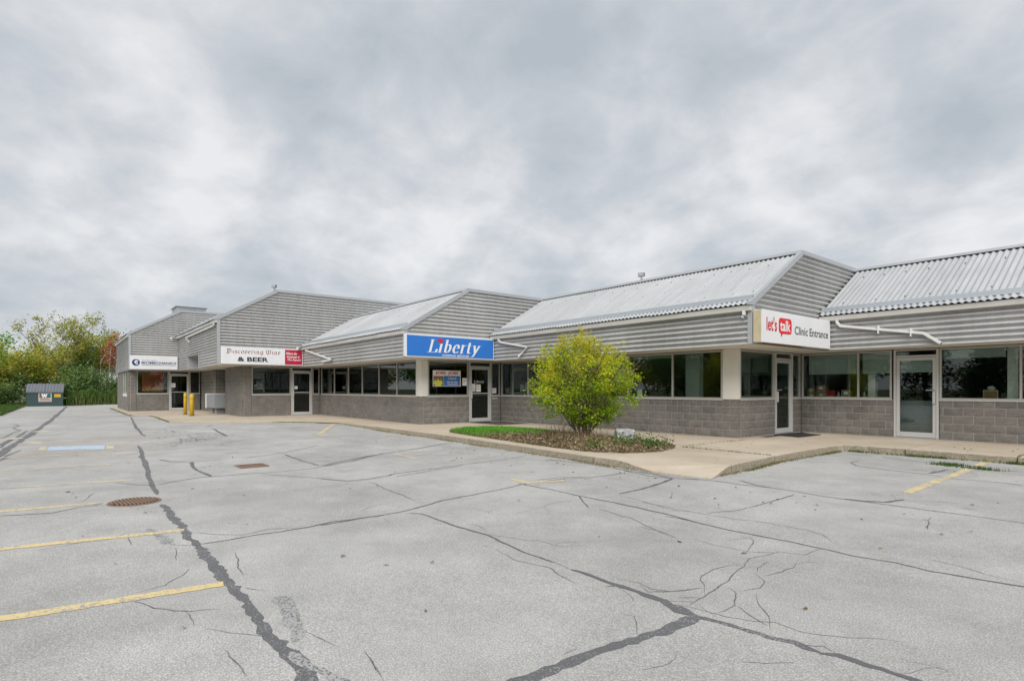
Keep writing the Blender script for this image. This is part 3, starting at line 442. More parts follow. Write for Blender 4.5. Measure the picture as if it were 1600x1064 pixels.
for (x0, x1, y0, y1) in cells:
    p = WALK
    for f in (lambda q: q[0] - x0 - GAP, lambda q: x1 - GAP - q[0], lambda q: q[1] - y0 - GAP, lambda q: y1 - GAP - q[1]): p = clip(p, f, 0) if p else p
    # drop doubled points
    r = []
    for q in p:
        if not r or math.dist(q, r[-1]) > 0.004: r.append(q)
    if len(r) > 2 and math.dist(r[0], r[-1]) < 0.004: r.pop()
    if len(r) < 3: continue
    bm = bmesh.new(); top = [bm.verts.new((x, y, walk_z(x, y))) for x, y in r]
    face = bm.faces.new(top); ext = bmesh.ops.extrude_face_region(bm, geom=[face])
    dv = [v for v in ext['geom'] if isinstance(v, bmesh.types.BMVert)]
    for v in dv: v.co.z = -0.34
    bmesh.ops.recalc_face_normals(bm, faces=bm.faces)
    te = [e_ for e_ in bm.edges if all(v.co.z > -0.2 for v in e_.verts)]
    try: bmesh.ops.bevel(bm, geom=te, offset=0.018, segments=2, profile=0.5, affect='EDGES', clamp_overlap=True)
    except Exception: pass
    bmesh.ops.triangulate(bm, faces=[f_ for f_ in bm.faces if len(f_.verts) > 4])
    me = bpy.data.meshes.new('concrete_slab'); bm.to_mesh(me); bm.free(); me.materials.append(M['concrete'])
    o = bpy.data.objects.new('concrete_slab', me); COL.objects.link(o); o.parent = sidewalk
jb = MB(); 
o = MB().prism([(-46, 2.74), (-34.2, 2.74), (-31.8, 3.45), (-25, 3.45), (-20.4, 8.35), (-14, 8.4), (-6.9, 8.9), (-5.3, 10), (-5.3, 14.05), (12, 14.05), (12, 17.5), (-7.8, 17.5), (-7.8, 13.9), (-17.8, 13.9), (-17.8, 10.3), (-27.8, 10.3), (-27.8, 8.1), (-38.2, 8.1), (-38.2, 3.2), (-46, 3.2)], 'z', -0.33, -0.035).build('joint_fill', 'soil', sidewalk)

# ------------------------------------------------------------------ planting bed
BED = [(-13.9, 8.85), (-12.4, 8.62), (-11.4, 8.55), (-10.4, 8.42), (-9.5, 8.36), (-8.6, 8.28), (-7.9, 8.27), (-7.4, 8.45), (-7.05, 8.88), (-6.9, 9.3), (-6.95, 9.75), (-7.15, 10.3), (-7.4, 10.55), (-8.2, 10.72), (-9.3, 10.78), (-10.5, 10.75), (-12, 10.65), (-13.3, 10.5), (-14.1, 10.2), (-14.4, 9.7), (-14.3, 9.2)]
BC = (-10.5, 9.55)
def inside(p, poly):
    c = False
    for i in range(len(poly)):
        a, b = poly[i], poly[i - 1]
        if (a[1] > p[1]) != (b[1] > p[1]) and p[0] < (b[0] - a[0]) * (p[1] - a[1]) / (b[1] - a[1]) + a[0]: c = not c
    return c
bedp = []
for i, a in enumerate(BED):
    b = BED[(i + 1) % len(BED)]
    for q in (0, 0.25, 0.5, 0.75): bedp.append((a[0] + (b[0] - a[0]) * q + rnd.gauss(0, 0.012), a[1] + (b[1] - a[1]) * q + rnd.gauss(0, 0.015)))
def bed_t(x, y):            # 1 on the edge, 0 in the middle
    a = math.atan2(y - BC[1], x - BC[0]); best = 1
    d = math.hypot(x - BC[0], y - BC[1])
    for i in range(len(BED)):
        p, q = BED[i - 1], BED[i]; ex, ey = q[0] - p[0], q[1] - p[1]; dx, dy = math.cos(a), math.sin(a)
        den = dx * ey - dy * ex
        if abs(den) < 1e-9: continue
        tt = ((p[0] - BC[0]) * ey - (p[1] - BC[1]) * ex) / den; ss = ((p[0] - BC[0]) * dy - (p[1] - BC[1]) * dx) / den
        if tt > 0 and 0 <= ss <= 1: best = tt; break
    return min(1.0, d / best)
def bed_z(x, y):
    tt = bed_t(x, y); return 0.008 + 0.12 * (1 - tt ** 2.2)
vs = [(BC[0], BC[1], bed_z(*BC))]; nb = len(bedp); RINGS = 9
for k in range(1, RINGS + 1):
    q = k / RINGS
    for (x, y) in bedp:
        X, Y = BC[0] + (x - BC[0]) * q, BC[1] + (y - BC[1]) * q
        vs.append((X, Y, (bed_z(X, Y) + (rnd.gauss(0, 0.012) if k < RINGS else 0)) if k < RINGS else -0.012))
fs = [(0, 1 + i, 1 + (i + 1) % nb) for i in range(nb)]
for k in range(RINGS - 1):
    for i in range(nb): a = 1 + k * nb; fs.append((a + i, a + nb + i, a + nb + (i + 1) % nb, a + (i + 1) % nb))
t = NT('mulch'); co = t.coord()
t.col(t.ramp(t.noise(16, 6, 0.75, co), (0.3, (0.045, 0.032, 0.02)), (0.5, (0.11, 0.078, 0.045)), (0.7, (0.19, 0.14, 0.085)))); t.rough(1.0); t.bump(t.noise(30, 5, 0.7, co), 0.8, 0.03); M['mulch'] = t.m
bed = struct(MB().add(vs, fs).build('planting_bed', 'mulch', smooth=True, fixn=True), 'mulched planting bed with brown leaf litter beside the kerb')

def leafmat(name, stops, trans=0.35, zgrad=None, rough=0.55):
    """leaf: colour picked per leaf; optional autumn shift with height inside the crown"""
    t = NT(name); r = t.n('ShaderNodeNewGeometry').outputs['Random Per Island']
    f = r
    big = t.noise(zgrad[2] if zgrad else 0.8, 3, 0.6)
    if zgrad:
        s_ = t.n('ShaderNodeSeparateXYZ'); t.l(t.coord(), s_.inputs[0])
        zz = t.math('DIVIDE', t.math('SUBTRACT', s_.outputs[2], zgrad[0]), zgrad[1] - zgrad[0], True)
        f = t.math('ADD', t.math('MULTIPLY', r, 0.38), t.math('ADD', t.math('MULTIPLY', zz, 0.42), t.math('MULTIPLY', t.math('SUBTRACT', big, 0.5), 0.95)), True)
        f = t.math('ADD', f, 0.04)
    else: f = t.math('ADD', t.math('MULTIPLY', r, 0.55), t.math('MULTIPLY', t.math('SUBTRACT', big, 0.28), 1.0), True)
    c = t.ramp(f, *stops); t.col(c); t.rough(rough); t.b.inputs['Specular IOR Level'].default_value = 0.3
    tl = t.n('ShaderNodeBsdfTranslucent'); t.l(c, tl.inputs[0]); ms = t.n('ShaderNodeMixShader'); ms.inputs[0].default_value = trans
    t.l(t.b.outputs[0], ms.inputs[1]); t.l(tl.outputs[0], ms.inputs[2]); t.l(ms.outputs[0], t.o.inputs['Surface']); return t.m
M['grass'] = leafmat('lawn_grass', [(0.0, (0.07, 0.25, 0.015)), (0.5, (0.11, 0.38, 0.024)), (1.0, (0.22, 0.44, 0.05))], 0.3)
M['dry_grass'] = leafmat('dry_grass', [(0.0, (0.06, 0.10, 0.025)), (0.4, (0.12, 0.15, 0.04)), (0.7, (0.22, 0.18, 0.08)), (1.0, (0.30, 0.22, 0.12))], 0.25)
M['litter'] = leafmat('leaf_litter', [(0.0, (0.09, 0.062, 0.038)), (0.4, (0.19, 0.135, 0.08)), (0.7, (0.29, 0.215, 0.13)), (0.92, (0.38, 0.30, 0.19)), (1.0, (0.30, 0.09, 0.04))], 0.1)
M['weed'] = leafmat('weed_leaves', [(0.0, (0.03, 0.075, 0.012)), (0.5, (0.06, 0.13, 0.02)), (0.85, (0.12, 0.17, 0.03)), (1.0, (0.25, 0.20, 0.07))], 0.3)
def blades(name, pts, hmin, hmax, wid, mat, parent=None, lean=0.35):
    pts = np.asarray(pts, float); n = len(pts); a = NR.uniform(0, 2 * math.pi, n); h = NR.uniform(hmin, hmax, n); w = wid * NR.uniform(0.6, 1.3, n)
    la = NR.uniform(0, 2 * math.pi, n); l = h * NR.uniform(0, lean, n)
    dx, dy = np.cos(a) * w / 2, np.sin(a) * w / 2
    v = np.zeros((n, 5, 3)); v[:, 0] = pts + np.stack([dx, dy, 0 * a], 1); v[:, 1] = pts - np.stack([dx, dy, 0 * a], 1)
    mid = pts + np.stack([np.cos(la) * l * 0.35, np.sin(la) * l * 0.35, h * 0.6], 1)
    v[:, 2] = mid - np.stack([dx, dy, 0 * a], 1) * 0.7; v[:, 3] = mid + np.stack([dx, dy, 0 * a], 1) * 0.7
    v[:, 4] = pts + np.stack([np.cos(la) * l, np.sin(la) * l, h], 1)
    b = np.arange(n)[:, None] * 5
    q = np.concatenate([b + [0, 1, 2], b + [0, 2, 3], b + [3, 2, 4]], 0)
    off = origin_of(parent); return np_mesh(name, v.reshape(-1, 3) - np.array(off), q, mat, parent)
def flakes(name, pts, size, mat, parent=None, tilt=0.5, aspect=0.6):
    """small loose leaves: kite-shaped quads with a random tilt"""
    pts = np.asarray(pts, float); n = len(pts)
    d = NR.normal(size=(n, 3)); d[:, 2] *= tilt; d /= np.linalg.norm(d, axis=1)[:, None]
    e_ = NR.normal(size=(n, 3)); e_[:, 2] *= tilt; e_ -= (e_ * d).sum(1)[:, None] * d; e_ /= np.linalg.norm(e_, axis=1)[:, None]
    s_ = (size * NR.uniform(0.6, 1.35, n))[:, None]
    fold = np.cross(d, e_) * s_ * 0.16
    v = np.stack([pts - d * s_ * 0.5, pts + e_ * s_ * aspect * 0.5 + fold, pts + d * s_ * 0.55, pts - e_ * s_ * aspect * 0.5 + fold], 1)
    b = np.arange(n)[:, None] * 4; f = np.concatenate([b + [0, 1, 2], b + [0, 2, 3]], 0)
    off = origin_of(parent); return np_mesh(name, v.reshape(-1, 3) - np.array(off), f, mat, parent)
P = []; Q = []; LT = []; W = []
while len(P) < 12500:
    x, y = rnd.uniform(-14.4, -10.4), rnd.uniform(8.3, 10.8)
    if not inside((x, y), BED) or bed_t(x, y) > 0.985: continue
    dry = sstep(-12.6, -10.4, x) * 0.9 + sstep(9.2, 8.6, y) * sstep(-13.6, -11.6, x) * 0.75
    dry = max(dry, 0.75 * sstep(0.80, 0.98, bed_t(x, y)), 0.55 * (math.sin(x * 5.1 + 2 * math.sin(y * 4)) > 0.55))
    if rnd.random() > dry: P.append((x, y, bed_z(x, y) - 0.01))
while len(Q) < 3800:
    x, y = rnd.uniform(-14.3, -6.9), rnd.uniform(8.2, 10.8)
    if not inside((x, y), BED): continue
    if rnd.random() < 0.12 + 0.9 * sstep(-10.8, -12.2, x) * sstep(9.6, 8.7, y) : Q.append((x, y, bed_z(x, y) - 0.01))
while len(LT) < 8000:
    x, y = rnd.uniform(-13.2, -6.9), rnd.uniform(8.2, 10.8)
    if inside((x, y), BED) and rnd.random() < sstep(-13.2, -11.0, x): LT.append((x, y, bed_z(x, y) + rnd.uniform(0.005, 0.06)))
tag(blades('lawn_grass', P, 0.04, 0.15, 0.012, 'grass', lean=0.7), 'bright green lawn grass at the left end of the planting bed', 'grass', kind='stuff')
tag(blades('dry_grass', Q, 0.04, 0.12, 0.012, 'dry_grass'), 'dry olive grass along the front of the planting bed', 'grass', kind='stuff')
tag(flakes('leaf_litter', LT, 0.055, 'litter'), 'brown fallen leaves scattered over the planting bed', 'leaves', kind='stuff')
# leafy weeds at the right tip of the bed
for i in range(900):
    cx, cy = rnd.choice([(-8.1, 9.7), (-7.7, 9.3), (-7.6, 10.1), (-7.3, 9.6), (-7.35, 10.3), (-8.3, 10.4), (-8.0, 8.7)]); x, y = rnd.gauss(cx, 0.14), rnd.gauss(cy, 0.14)
    if inside((x, y), BED): W.append((x, y, bed_z(x, y) + abs(rnd.gauss(0.0, 0.10)) + 0.01))
tag(flakes('bed_weeds', W, 0.055, 'weed', tilt=0.8), 'low leafy green weeds at the right tip of the bed', 'weeds', kind='stuff')
S = [(rnd.gauss(-9.7, 0.55), rnd.gauss(9.75, 0.28)) for _ in range(420)]
tag(blades('dead_twigs', [(x, y, bed_z(x, y) - 0.01) for x, y in S if inside((x, y), BED)], 0.08, 0.38, 0.010, 'litter', lean=0.9), 'tangle of dry brown twigs under the yellow-green bush', 'twigs', kind='stuff')

LL = []
for _ in range(190):
    x = rnd.uniform(-16, 0); y = rnd.choice([rnd.uniform(0, 13.5), 7.6 - abs(rnd.gauss(0, 0.7))])
    if y > 7.5 and x < -4.7: continue
    LL.append((x, y, lz(x, y) + 0.010))
LL += [(rnd.uniform(-7, -5.4), rnd.uniform(8.9, 15), 0.010) for _ in range(14)] + [(rnd.uniform(-5, 0), rnd.uniform(14.1, 16.8), 0.010) for _ in range(14)]
tag(flakes('fallen_leaves', LL, 0.045, 'litter', tilt=0.15), 'dry leaves scattered over the lot and the sidewalk', 'leaves', kind='stuff')
# grass and moss in the gutter along the kerbs
K = []; KD = []
def kerb_tufts(poly, n, spread, hz, lst, dens=None):
    seg = [(a, b, math.dist(a, b)) for a, b in zip(poly, poly[1:])]; tot = sum(s_[2] for s_ in seg)
    for _ in range(n):
        q = rnd.uniform(0, tot)
        for a, b, L in seg:
            if q <= L: break
            q -= L
        x, y = a[0] + (b[0] - a[0]) * q / L, a[1] + (b[1] - a[1]) * q / L
        if dens and rnd.random() > dens(x, y): continue
        d = Vector((b[0] - a[0], b[1] - a[1])).normalized(); o_ = abs(rnd.gauss(0, spread)); X, Y = x + d.y * o_, y - d.x * o_
        lst.append((X, Y, lz(X, Y) - 0.003))
clump = lambda x, y: 0.18 + 0.82 * max(0, math.sin(x * 2.3 + 0.6 * math.sin(y * 3)) * math.sin(y * 1.9 + x))
kerb_tufts([(-5.05, 13.9), (-2, 13.93), (1, 13.93)], 3800, 0.05, 0, K, lambda x, y: 1.0 if (-5.2 < x < -4.75 or -3.95 < x < -3.25 or -2.35 < x < -2.1) else 0.22)
kerb_tufts([(-4.95, 8.3), (-5.0, 9.4), (-5.15, 10.5), (-5.2, 13.7)], 5000, 0.045, 0, KD, clump)
kerb_tufts([(-21.6, 7.55), (-20.6, 8.18), (-14, 8.27), (-8.5, 7.92), (-6.2, 7.8)], 6000, 0.045, 0, KD, clump)
kerb_tufts([(-22.6, 6.4), (-21.4, 7.7), (-20.6, 8.15)], 1500, 0.06, 0, KD)
kerb_tufts([(-46, 2.66), (-34.2, 2.64), (-32.2, 2.7)], 900, 0.05, 0, KD); kerb_tufts([(-31.7, 3.32), (-29.8, 3.4), (-25.2, 3.3)], 700, 0.03, 0, KD)
K += [(x, y, lz(x, y)) for x, y in [(rnd.gauss(-2.95, 0.12), rnd.gauss(12.72, 0.10)) for _ in range(350)] + [(rnd.gauss(-2.45, 0.14), rnd.gauss(12.55, 0.05)) for _ in range(260)]]
KD += [(rnd.uniform(-7.2, -5.2), 10.62 + rnd.gauss(0, 0.008), -0.012) for _ in range(420)] + [(-7.25 + rnd.gauss(0, 0.006), rnd.uniform(10.7, 13.5), -0.012) for _ in range(120)] + [(-2.2 + rnd.gauss(0, 0.006), rnd.uniform(14.0, 17.2), -0.012) for _ in range(200)]
tag(blades('kerb_grass', K, 0.02, 0.075, 0.011, 'weed'), 'green grass tufts in the gutter along the right-hand kerb', 'grass', kind='stuff')
tag(blades('gutter_moss', KD, 0.012, 0.05, 0.011, 'dry_grass'), 'olive moss and dry grass at the foot of the kerb', 'moss', kind='stuff')

# ================================================================== THE PLAZA BUILDING
XB, YB, XW, YW, XL, YL, XC, YC, YR = -38.0, 2.97, -27.6, 6.44, -17.6, 10.03, -7.58, 13.63, 17.25
XE = 8.0                                  # right-hand end, outside the photograph
OA, OB = 1.18, 1.0                        # overhang of the eave and of the sign fascia
ZS = 2.32                                 # underside of the overhang
mall = empty('strip_mall', (-20, 14, 0), 'long stepped single-storey shop plaza of grey block with corrugated metal roofs', 'building')
def fp(face, c, u, d, z): return (u, c - d, z) if face == 'A' else (c + d, u, z)
def fbox(mb, face, c, u0, u1, d0, d1, z0, z1):
    a, b = fp(face, c, u0, d0, z0), fp(face, c, u1, d1, z1); return mb.box(a[0], b[0], a[1], b[1], a[2], b[2])

# ---- split-face blocks
block_cache = {}
def block_mesh(w, h=0.19):
    key = (round(w, 2), rnd.randint(0, 2))
    if key in block_cache: return block_cache[key]
    n = max(2, int(w / 0.08)); m = 3; vs = []; fs = []
    for j in range(m + 1):
        for i in range(n + 1):
            edge = i in (0, n) or j in (0, m)
            vs.append((w * i / n, (0.002 if edge else -0.005 + rnd.uniform(-0.006, 0.006)), h * j / m))
    for j in range(m):
        for i in range(n): a = j * (n + 1) + i; fs.append((a, a + 1, a + n + 2, a + n + 1))
    c = [0, n, (m + 1) * (n + 1) - 1, m * (n + 1)]; b = len(vs)
    vs += [(0, 0.09, 0), (w, 0.09, 0), (w, 0.09, h), (0, 0.09, h)]
    ring = list(range(0, n + 1)); fs.append(tuple(ring[::-1]) + (b, b + 1))
    fs.append(tuple(m * (n + 1) + i for i in range(n + 1)) + (b + 2, b + 3))
    fs.append(tuple(j * (n + 1) for j in range(m + 1)) + (b + 3, b)); fs.append(tuple(j * (n + 1) + n for j in range(m, -1, -1)) + (b + 1, b + 2))
    me = bpy.data.meshes.new('block'); me.from_pydata(vs, [], fs); me.materials.append(M['block']); me.update(); block_cache[key] = me; return me
far_blocks = MB()
def wall(face, c, u0, u1, z0, z1, single, core_label=None, half_rows=(), off=0.0, lo=0.0):
    """mortar core with blocks in running bond in front of it"""
    core = MB(); fbox(core, face, c, u0 + 0.014, u1 - 0.014, -0.20, -0.007, z0 - 0.02, z1 - 0.003); wo = core.build('wall', 'mortar', mall)
    if core_label: wo['label'] = core_label
    rows = int(round((z1 - z0) / 0.2)); hz = (z1 - z0) / rows
    for r in range(rows):
        mod = 0.2 if r in half_rows else 0.4; s = u0 + lo - ((0.2 + off) if r % 2 else off); s = s if mod == 0.4 else u0 + lo
        while s < u1 - 0.005:
            a, b = max(s, u0), min(s + mod, u1); s += mod
            if b - u0 < 0.07: continue                     # too thin a closer: the next block takes its place
            if a - u0 < 0.07: a = u0
            if u1 - b < 0.07: b = u1; s = u1
            w = b - a - 0.010; zz = z0 + r * hz + 0.005
            if single:
                o = bpy.data.objects.new('block', block_mesh(w, 0.19)); COL.objects.link(o); o.parent = wo
                p = fp(face, c, a + 0.005, 0, zz); ro = origin_of(wo); o.location = (p[0] - ro[0], p[1] - ro[1], p[2] - ro[2])
                if face == 'B': o.rotation_euler = (0, 0, rad(90))
            else:
                q = 0.002 + rnd.uniform(-0.002, 0.004); fbox(far_blocks, face, c, a + 0.005, b - 0.005, -0.09, q, zz, zz + hz - 0.010)
    return wo
DW = 0.03
wall('A', YR, XC, -5.20, 0, 1.0, True); wall('A', YR, -4.20, -0.6, 0, 1.0, True, off=0.12); wall('A', YR, -0.6, XE, 0, 1.0, False)
wall('A', YC, XL, XC, 0, 1.0, True, half_rows=(4,)); wall('B', XC, YC + 0.1, 15.63, 0, 1.0, True, half_rows=(0, 4)); wall('B', XC, 16.70, YR, 0, 1.0, True)
wall('B', XL, YL + 0.1, 12.11, 0, 1.0, True); wall('B', XL, 13.17, YC, 0, 1.0, True)
wall('A', YL, XW, XL, 0, 1.0, False)
wall('B', XW, YW + 0.1, 6.85, 0, ZS, False); wall('B', XW, 6.85, 8.63, 0, 1.0, False); wall('B', XW, 9.66, YL, 0, 1.0, False)
wall('A', YW, -30.88, XW, 0, ZS, False); wall('A', 6.60, XB, -33.9, 0, ZS, False); wall('B', -33.9, 6.7, 7.6, 0, ZS, False); wall('A', 7.6, -33.9, -30.88, 0, 0.95, False); wall('A', 7.6, -31.5, -30.88, 0.95, ZS, False)
wall('B', XB, YB + 0.1, 3.35, 0, ZS, False); wall('B', XB, 3.35, 4.92, 0, 0.98, False); wall('B', XB, 5.99, 6.55, 0, 0.98, False)
wall('A', YB, -45.7, -41.42, 0, ZS, False); wall('A', YB, -41.42, -38.9, 0, 0.82, False); wall('A', YB, -38.9, XB, 0, ZS, False)
o = far_blocks.build('far_blocks', 'block_far', mall); o['kind'] = 'stuff'; o['label'] = 'grey split-face blocks of the farther walls'
g = MB(); fbox(g, 'A', YB, -41.42, -38.9, -0.1, 0.01, 0.825, 1.0); g.build('sill_panel', 'cream', mall)
# shell behind: rear and end walls
g = MB(); g.box(-45.7, XE, 31.8, 32, -0.1, 4.6); g.build('rear_wall', 'siding', mall)
g = MB(); g.box(-45.72, -45.5, YB + 0.2, 32, -0.1, 4.2); g.build('end_wall', 'siding', mall)
g = MB(); g.box(XE - 0.2, XE, YR + 0.2, 32, -0.1, 3.2); g.build('end_wall', 'siding', mall)

# ---- windows and doors
def window(face, c, u0, u1, z0, z1, mull=(), name='window', glass='glass', fw=0.045, blind=None, sill=True):
    """aluminium frame (parent) with one pane per bay, sill and optional roller blind"""
    f = MB(); D0, D1 = -0.075, -0.012
    fbox(f, face, c, u0, u0 + fw, D0, D1, z0, z1); fbox(f, face, c, u1 - fw, u1, D0, D1, z0, z1)
    ed = [u0 + fw] + [v for m in mull for v in (m - fw / 2, m + fw / 2)] + [u1 - fw]
    for a, b in zip(ed[0::2], ed[1::2]):
        fbox(f, face, c, a, b, D0 + 0.002, D1 - 0.002, z0, z0 + fw); fbox(f, face, c, a, b, D0 + 0.002, D1 - 0.002, z1 - fw, z1)
    for m in mull: fbox(f, face, c, m - fw / 2, m + fw / 2, D0 + 0.001, D1 - 0.001, z0, z1)
    w = f.build(name, 'alu', mall)
    for a, b in zip(ed[0::2], ed[1::2]):
        p = MB(); fbox(p, face, c, a - 0.004, b + 0.004, -0.048, -0.042, z0 + fw - 0.004, z1 - fw + 0.004)
        p.build('pane', glass, w)
    if sill:
        s = MB(); fbox(s, face, c, u0 - 0.01, u1 + 0.01, -0.10, 0.022, z0 - 0.028, z0 + 0.001); s.build('sill', 'alu_light', w)
    if blind:
        for (a, b, zb) in blind:
            s = MB(); fbox(s, face, c, a, b, -0.16, -0.152, zb, z1 - 0.01); fbox(s, face, c, a, b, -0.165, -0.147, zb - 0.025, zb - 0.001); s.build('roller_blind', 'blind', w)
    return w
def door(face, c, u0, u1, hinge='r', glass='glass_dark', midrail=None, ztop=2.10, light=True, box=None):
    """frame with transom; glazed leaf with stiles, rails, lock and closer"""
    mt = 'alu_light' if light else 'alu'
    f = MB(); J = 0.05
    fbox(f, face, c, u0, u0 + J, -0.09, 0.008, 0.0, ZS - 0.02); fbox(f, face, c, u1 - J, u1, -0.09, 0.008, 0.0, ZS - 0.02)
    fbox(f, face, c, u0 + J, u1 - J, -0.088, 0.006, ztop, ztop + 0.045); fbox(f, face, c, u0 + J, u1 - J, -0.088, 0.006, ZS - 0.05, ZS - 0.02)
    fr_ = f.build('door_frame', mt, mall)
    p = MB(); fbox(p, face, c, u0 + J, u1 - J, -0.048, -0.042, ztop + 0.044, ZS - 0.049); p.build('transom_pane', glass, fr_)
    s = MB(); fbox(s, face, c, u0 - 0.01, u1 + 0.01, -0.10, 0.03, -0.004, 0.012); s.build('threshold', 'flashing', fr_)
    l = MB(); a, b = u0 + J + 0.006, u1 - J - 0.006; S = 0.075
    fbox(l, face, c, a, a + S, -0.070, -0.012, 0.02, ztop - 0.008); fbox(l, face, c, b - S, b, -0.070, -0.012, 0.02, ztop - 0.008)
    fbox(l, face, c, a + S, b - S, -0.068, -0.014, 0.02, 0.15); fbox(l, face, c, a + S, b - S, -0.068, -0.014, ztop - 0.09, ztop - 0.008)
    if midrail: fbox(l, face, c, a + S, b - S, -0.066, -0.016, midrail, midrail + 0.035)
    lf = l.build('door', mt, mall, bevel=0.004)
    for (z0, z1) in (((0.15, midrail), (midrail + 0.035, ztop - 0.09)) if midrail else ((0.15, ztop - 0.09),)):
        p = MB(); fbox(p, face, c, a + S - 0.004, b - S + 0.004, -0.045, -0.039, z0 - 0.004, z1 + 0.004); p.build('pane', glass, lf)
    hu = a + S / 2 if hinge == 'r' else b - S / 2
    h = MB(); fbox(h, face, c, hu - 0.028, hu + 0.028, -0.012, 0.045, 0.90, 1.20); h.build('lock_plate', 'alu_light', lf, bevel=0.006)
    h = MB(); s_ = 1 if hinge == 'r' else -1
    h.tube([fp(face, c, hu, 0.02, 1.24), fp(face, c, hu, 0.06, 1.24), fp(face, c, hu + s_ * 0.16, 0.06, 1.24)], 0.014, 8); h.build('handle', 'flashing', lf)
    return lf
TOP = ZS - 0.02
window('A', YR, XC + 0.01, -5.24, 1.0, TOP, (-6.05,), blind=[(-7.42, -6.10, 1.72), (-5.98, -5.28, 1.72)])
dr = door('A', YR, -5.19, -4.21, 'l', 'glass')
g = MB(); fbox(g, 'A', YR, -5.06, -4.34, -0.10, -0.092, 1.70, 2.02); g.build('roller_blind', 'blind', dr)
window('A', YR, -4.20, 2.0, 1.0, TOP, (-2.66, -1.1, 0.45), blind=[(-4.15, -2.95, 2.06), (-2.6, 1.95, 1.3)])
wa = window('A', YC, XL + 0.02, -8.02, 1.0, TOP, (-15.95, -14.4, -12.8, -11.19, -9.58), blind=[(-11.1, -9.65, 2.19), (-14.3, -12.9, 2.1)])
window('B', XC, 13.78, 15.62, 1.0, TOP, blind=[(13.85, 15.55, 1.75)])
door('B', XC, 15.64, 16.70, 'r', 'glass'); window('B', XC, 16.71, YR - 0.01, 1.0, TOP)
window('A', YL, XW + 0.12, -17.96, 1.0, TOP, (-25.8, -24.15, -22.66, -21.04, -19.48), glass='glass_dark')
window('B', XL, 10.33, 12.09, 1.0, TOP, glass='glass_dark'); door('B', XL, 12.12, 13.16, 'r', 'glass_dark', 1.08); window('B', XL, 13.18, YC - 0.02, 1.0, TOP, glass='glass_dark')
window('B', XW, 6.86, 8.62, 1.0, TOP, (), glass='glass_dark'); door('B', XW, 8.64, 9.65, 'r', 'glass_dark', 1.08); window('B', XW, 9.67, YL - 0.02, 1.0, TOP, glass='glass_dark')
window('B', XB, 3.36, 4.91, 0.98, TOP); door('B', XB, 4.93, 5.98, 'r', 'glass_dark', 1.06); window('B', XB, 6.0, 6.54, 0.98, TOP, glass='glass_dark')
window('A', YB, -41.41, -38.91, 1.0, TOP, (-40.16,)); window('A', 7.6, -33.85, -31.52, 0.95, TOP, (-32.3,))
# cream corner piers above the block wall
for (x, y, da, db) in ((XL, YL, 0.36, 0.29), (XC, YC, 0.43, 0.14)):
    g = MB(); g.prism([(x - da, y + 0.004), (x - 0.004, y + 0.004), (x - 0.004, y + db), (x - 0.15, y + db), (x - 0.15, y + 0.15), (x - da, y + 0.15)], 'z', 1.0, ZS - 0.002); g.build('corner_pier', 'cream', mall, bevel=0.006)
g = MB(); g.box(-5.90, -5.72, YR + 0.3, YR + 0.5, 0, 2.5); g.build('interior_column', 'cream', mall)
g = MB(); g.box(-2.93, -2.74, YR + 0.22, YR + 0.45, 0, 2.5); g.build('interior_column', 'cream', mall)
g = MB(); g.box(-9.50, -9.05, YC + 0.55, YC + 0.75, 0, 2.5); g.build('interior_column', 'blind', mall)
g = MB(); g.box(-5.25, -4.15, YR + 0.30, YR + 0.85, 0, 0.96); g.build('reception_counter', flat('counter_grey', (0.20, 0.215, 0.24), 0.5), mall)

# ---- interiors: floor, ceiling, partitions
units = [('bio', -45.7, XB, YB), ('wine', XB, XW, YW), ('mid', XW, XL, YL), ('clinic', XL, XC, YC), ('right', XC, XE, YR)]
for n_, x0, x1, y in units:
    yb = y + 7.5
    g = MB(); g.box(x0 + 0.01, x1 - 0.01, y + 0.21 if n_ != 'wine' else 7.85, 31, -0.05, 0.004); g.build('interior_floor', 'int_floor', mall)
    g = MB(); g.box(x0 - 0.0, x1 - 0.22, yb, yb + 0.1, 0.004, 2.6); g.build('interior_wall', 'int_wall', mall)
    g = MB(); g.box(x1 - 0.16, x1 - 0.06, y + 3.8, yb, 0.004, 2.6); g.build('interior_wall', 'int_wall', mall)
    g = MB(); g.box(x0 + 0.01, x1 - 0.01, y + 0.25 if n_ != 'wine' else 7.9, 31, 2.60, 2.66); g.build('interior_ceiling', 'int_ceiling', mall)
    g = MB(); fbox(g, 'A', y if n_ != 'wine' else 7.6, x0 + 0.02, x1 - 0.22, -0.30, -0.21, ZS - 0.02, 2.62); g.build('lintel', 'int_wall', mall)
    for i in range(3):
        g = MB(); q = x0 + (x1 - x0) * (0.2 + 0.3 * i); g.box(q, q + 0.9, y + 3.0 + 0.7 * i, y + 3.6 + 0.7 * i, 0.004, 1.1 + 0.25 * (i % 2))
        g.build('desk', flat('dark_furniture', (0.05, 0.048, 0.045), 0.6), mall)

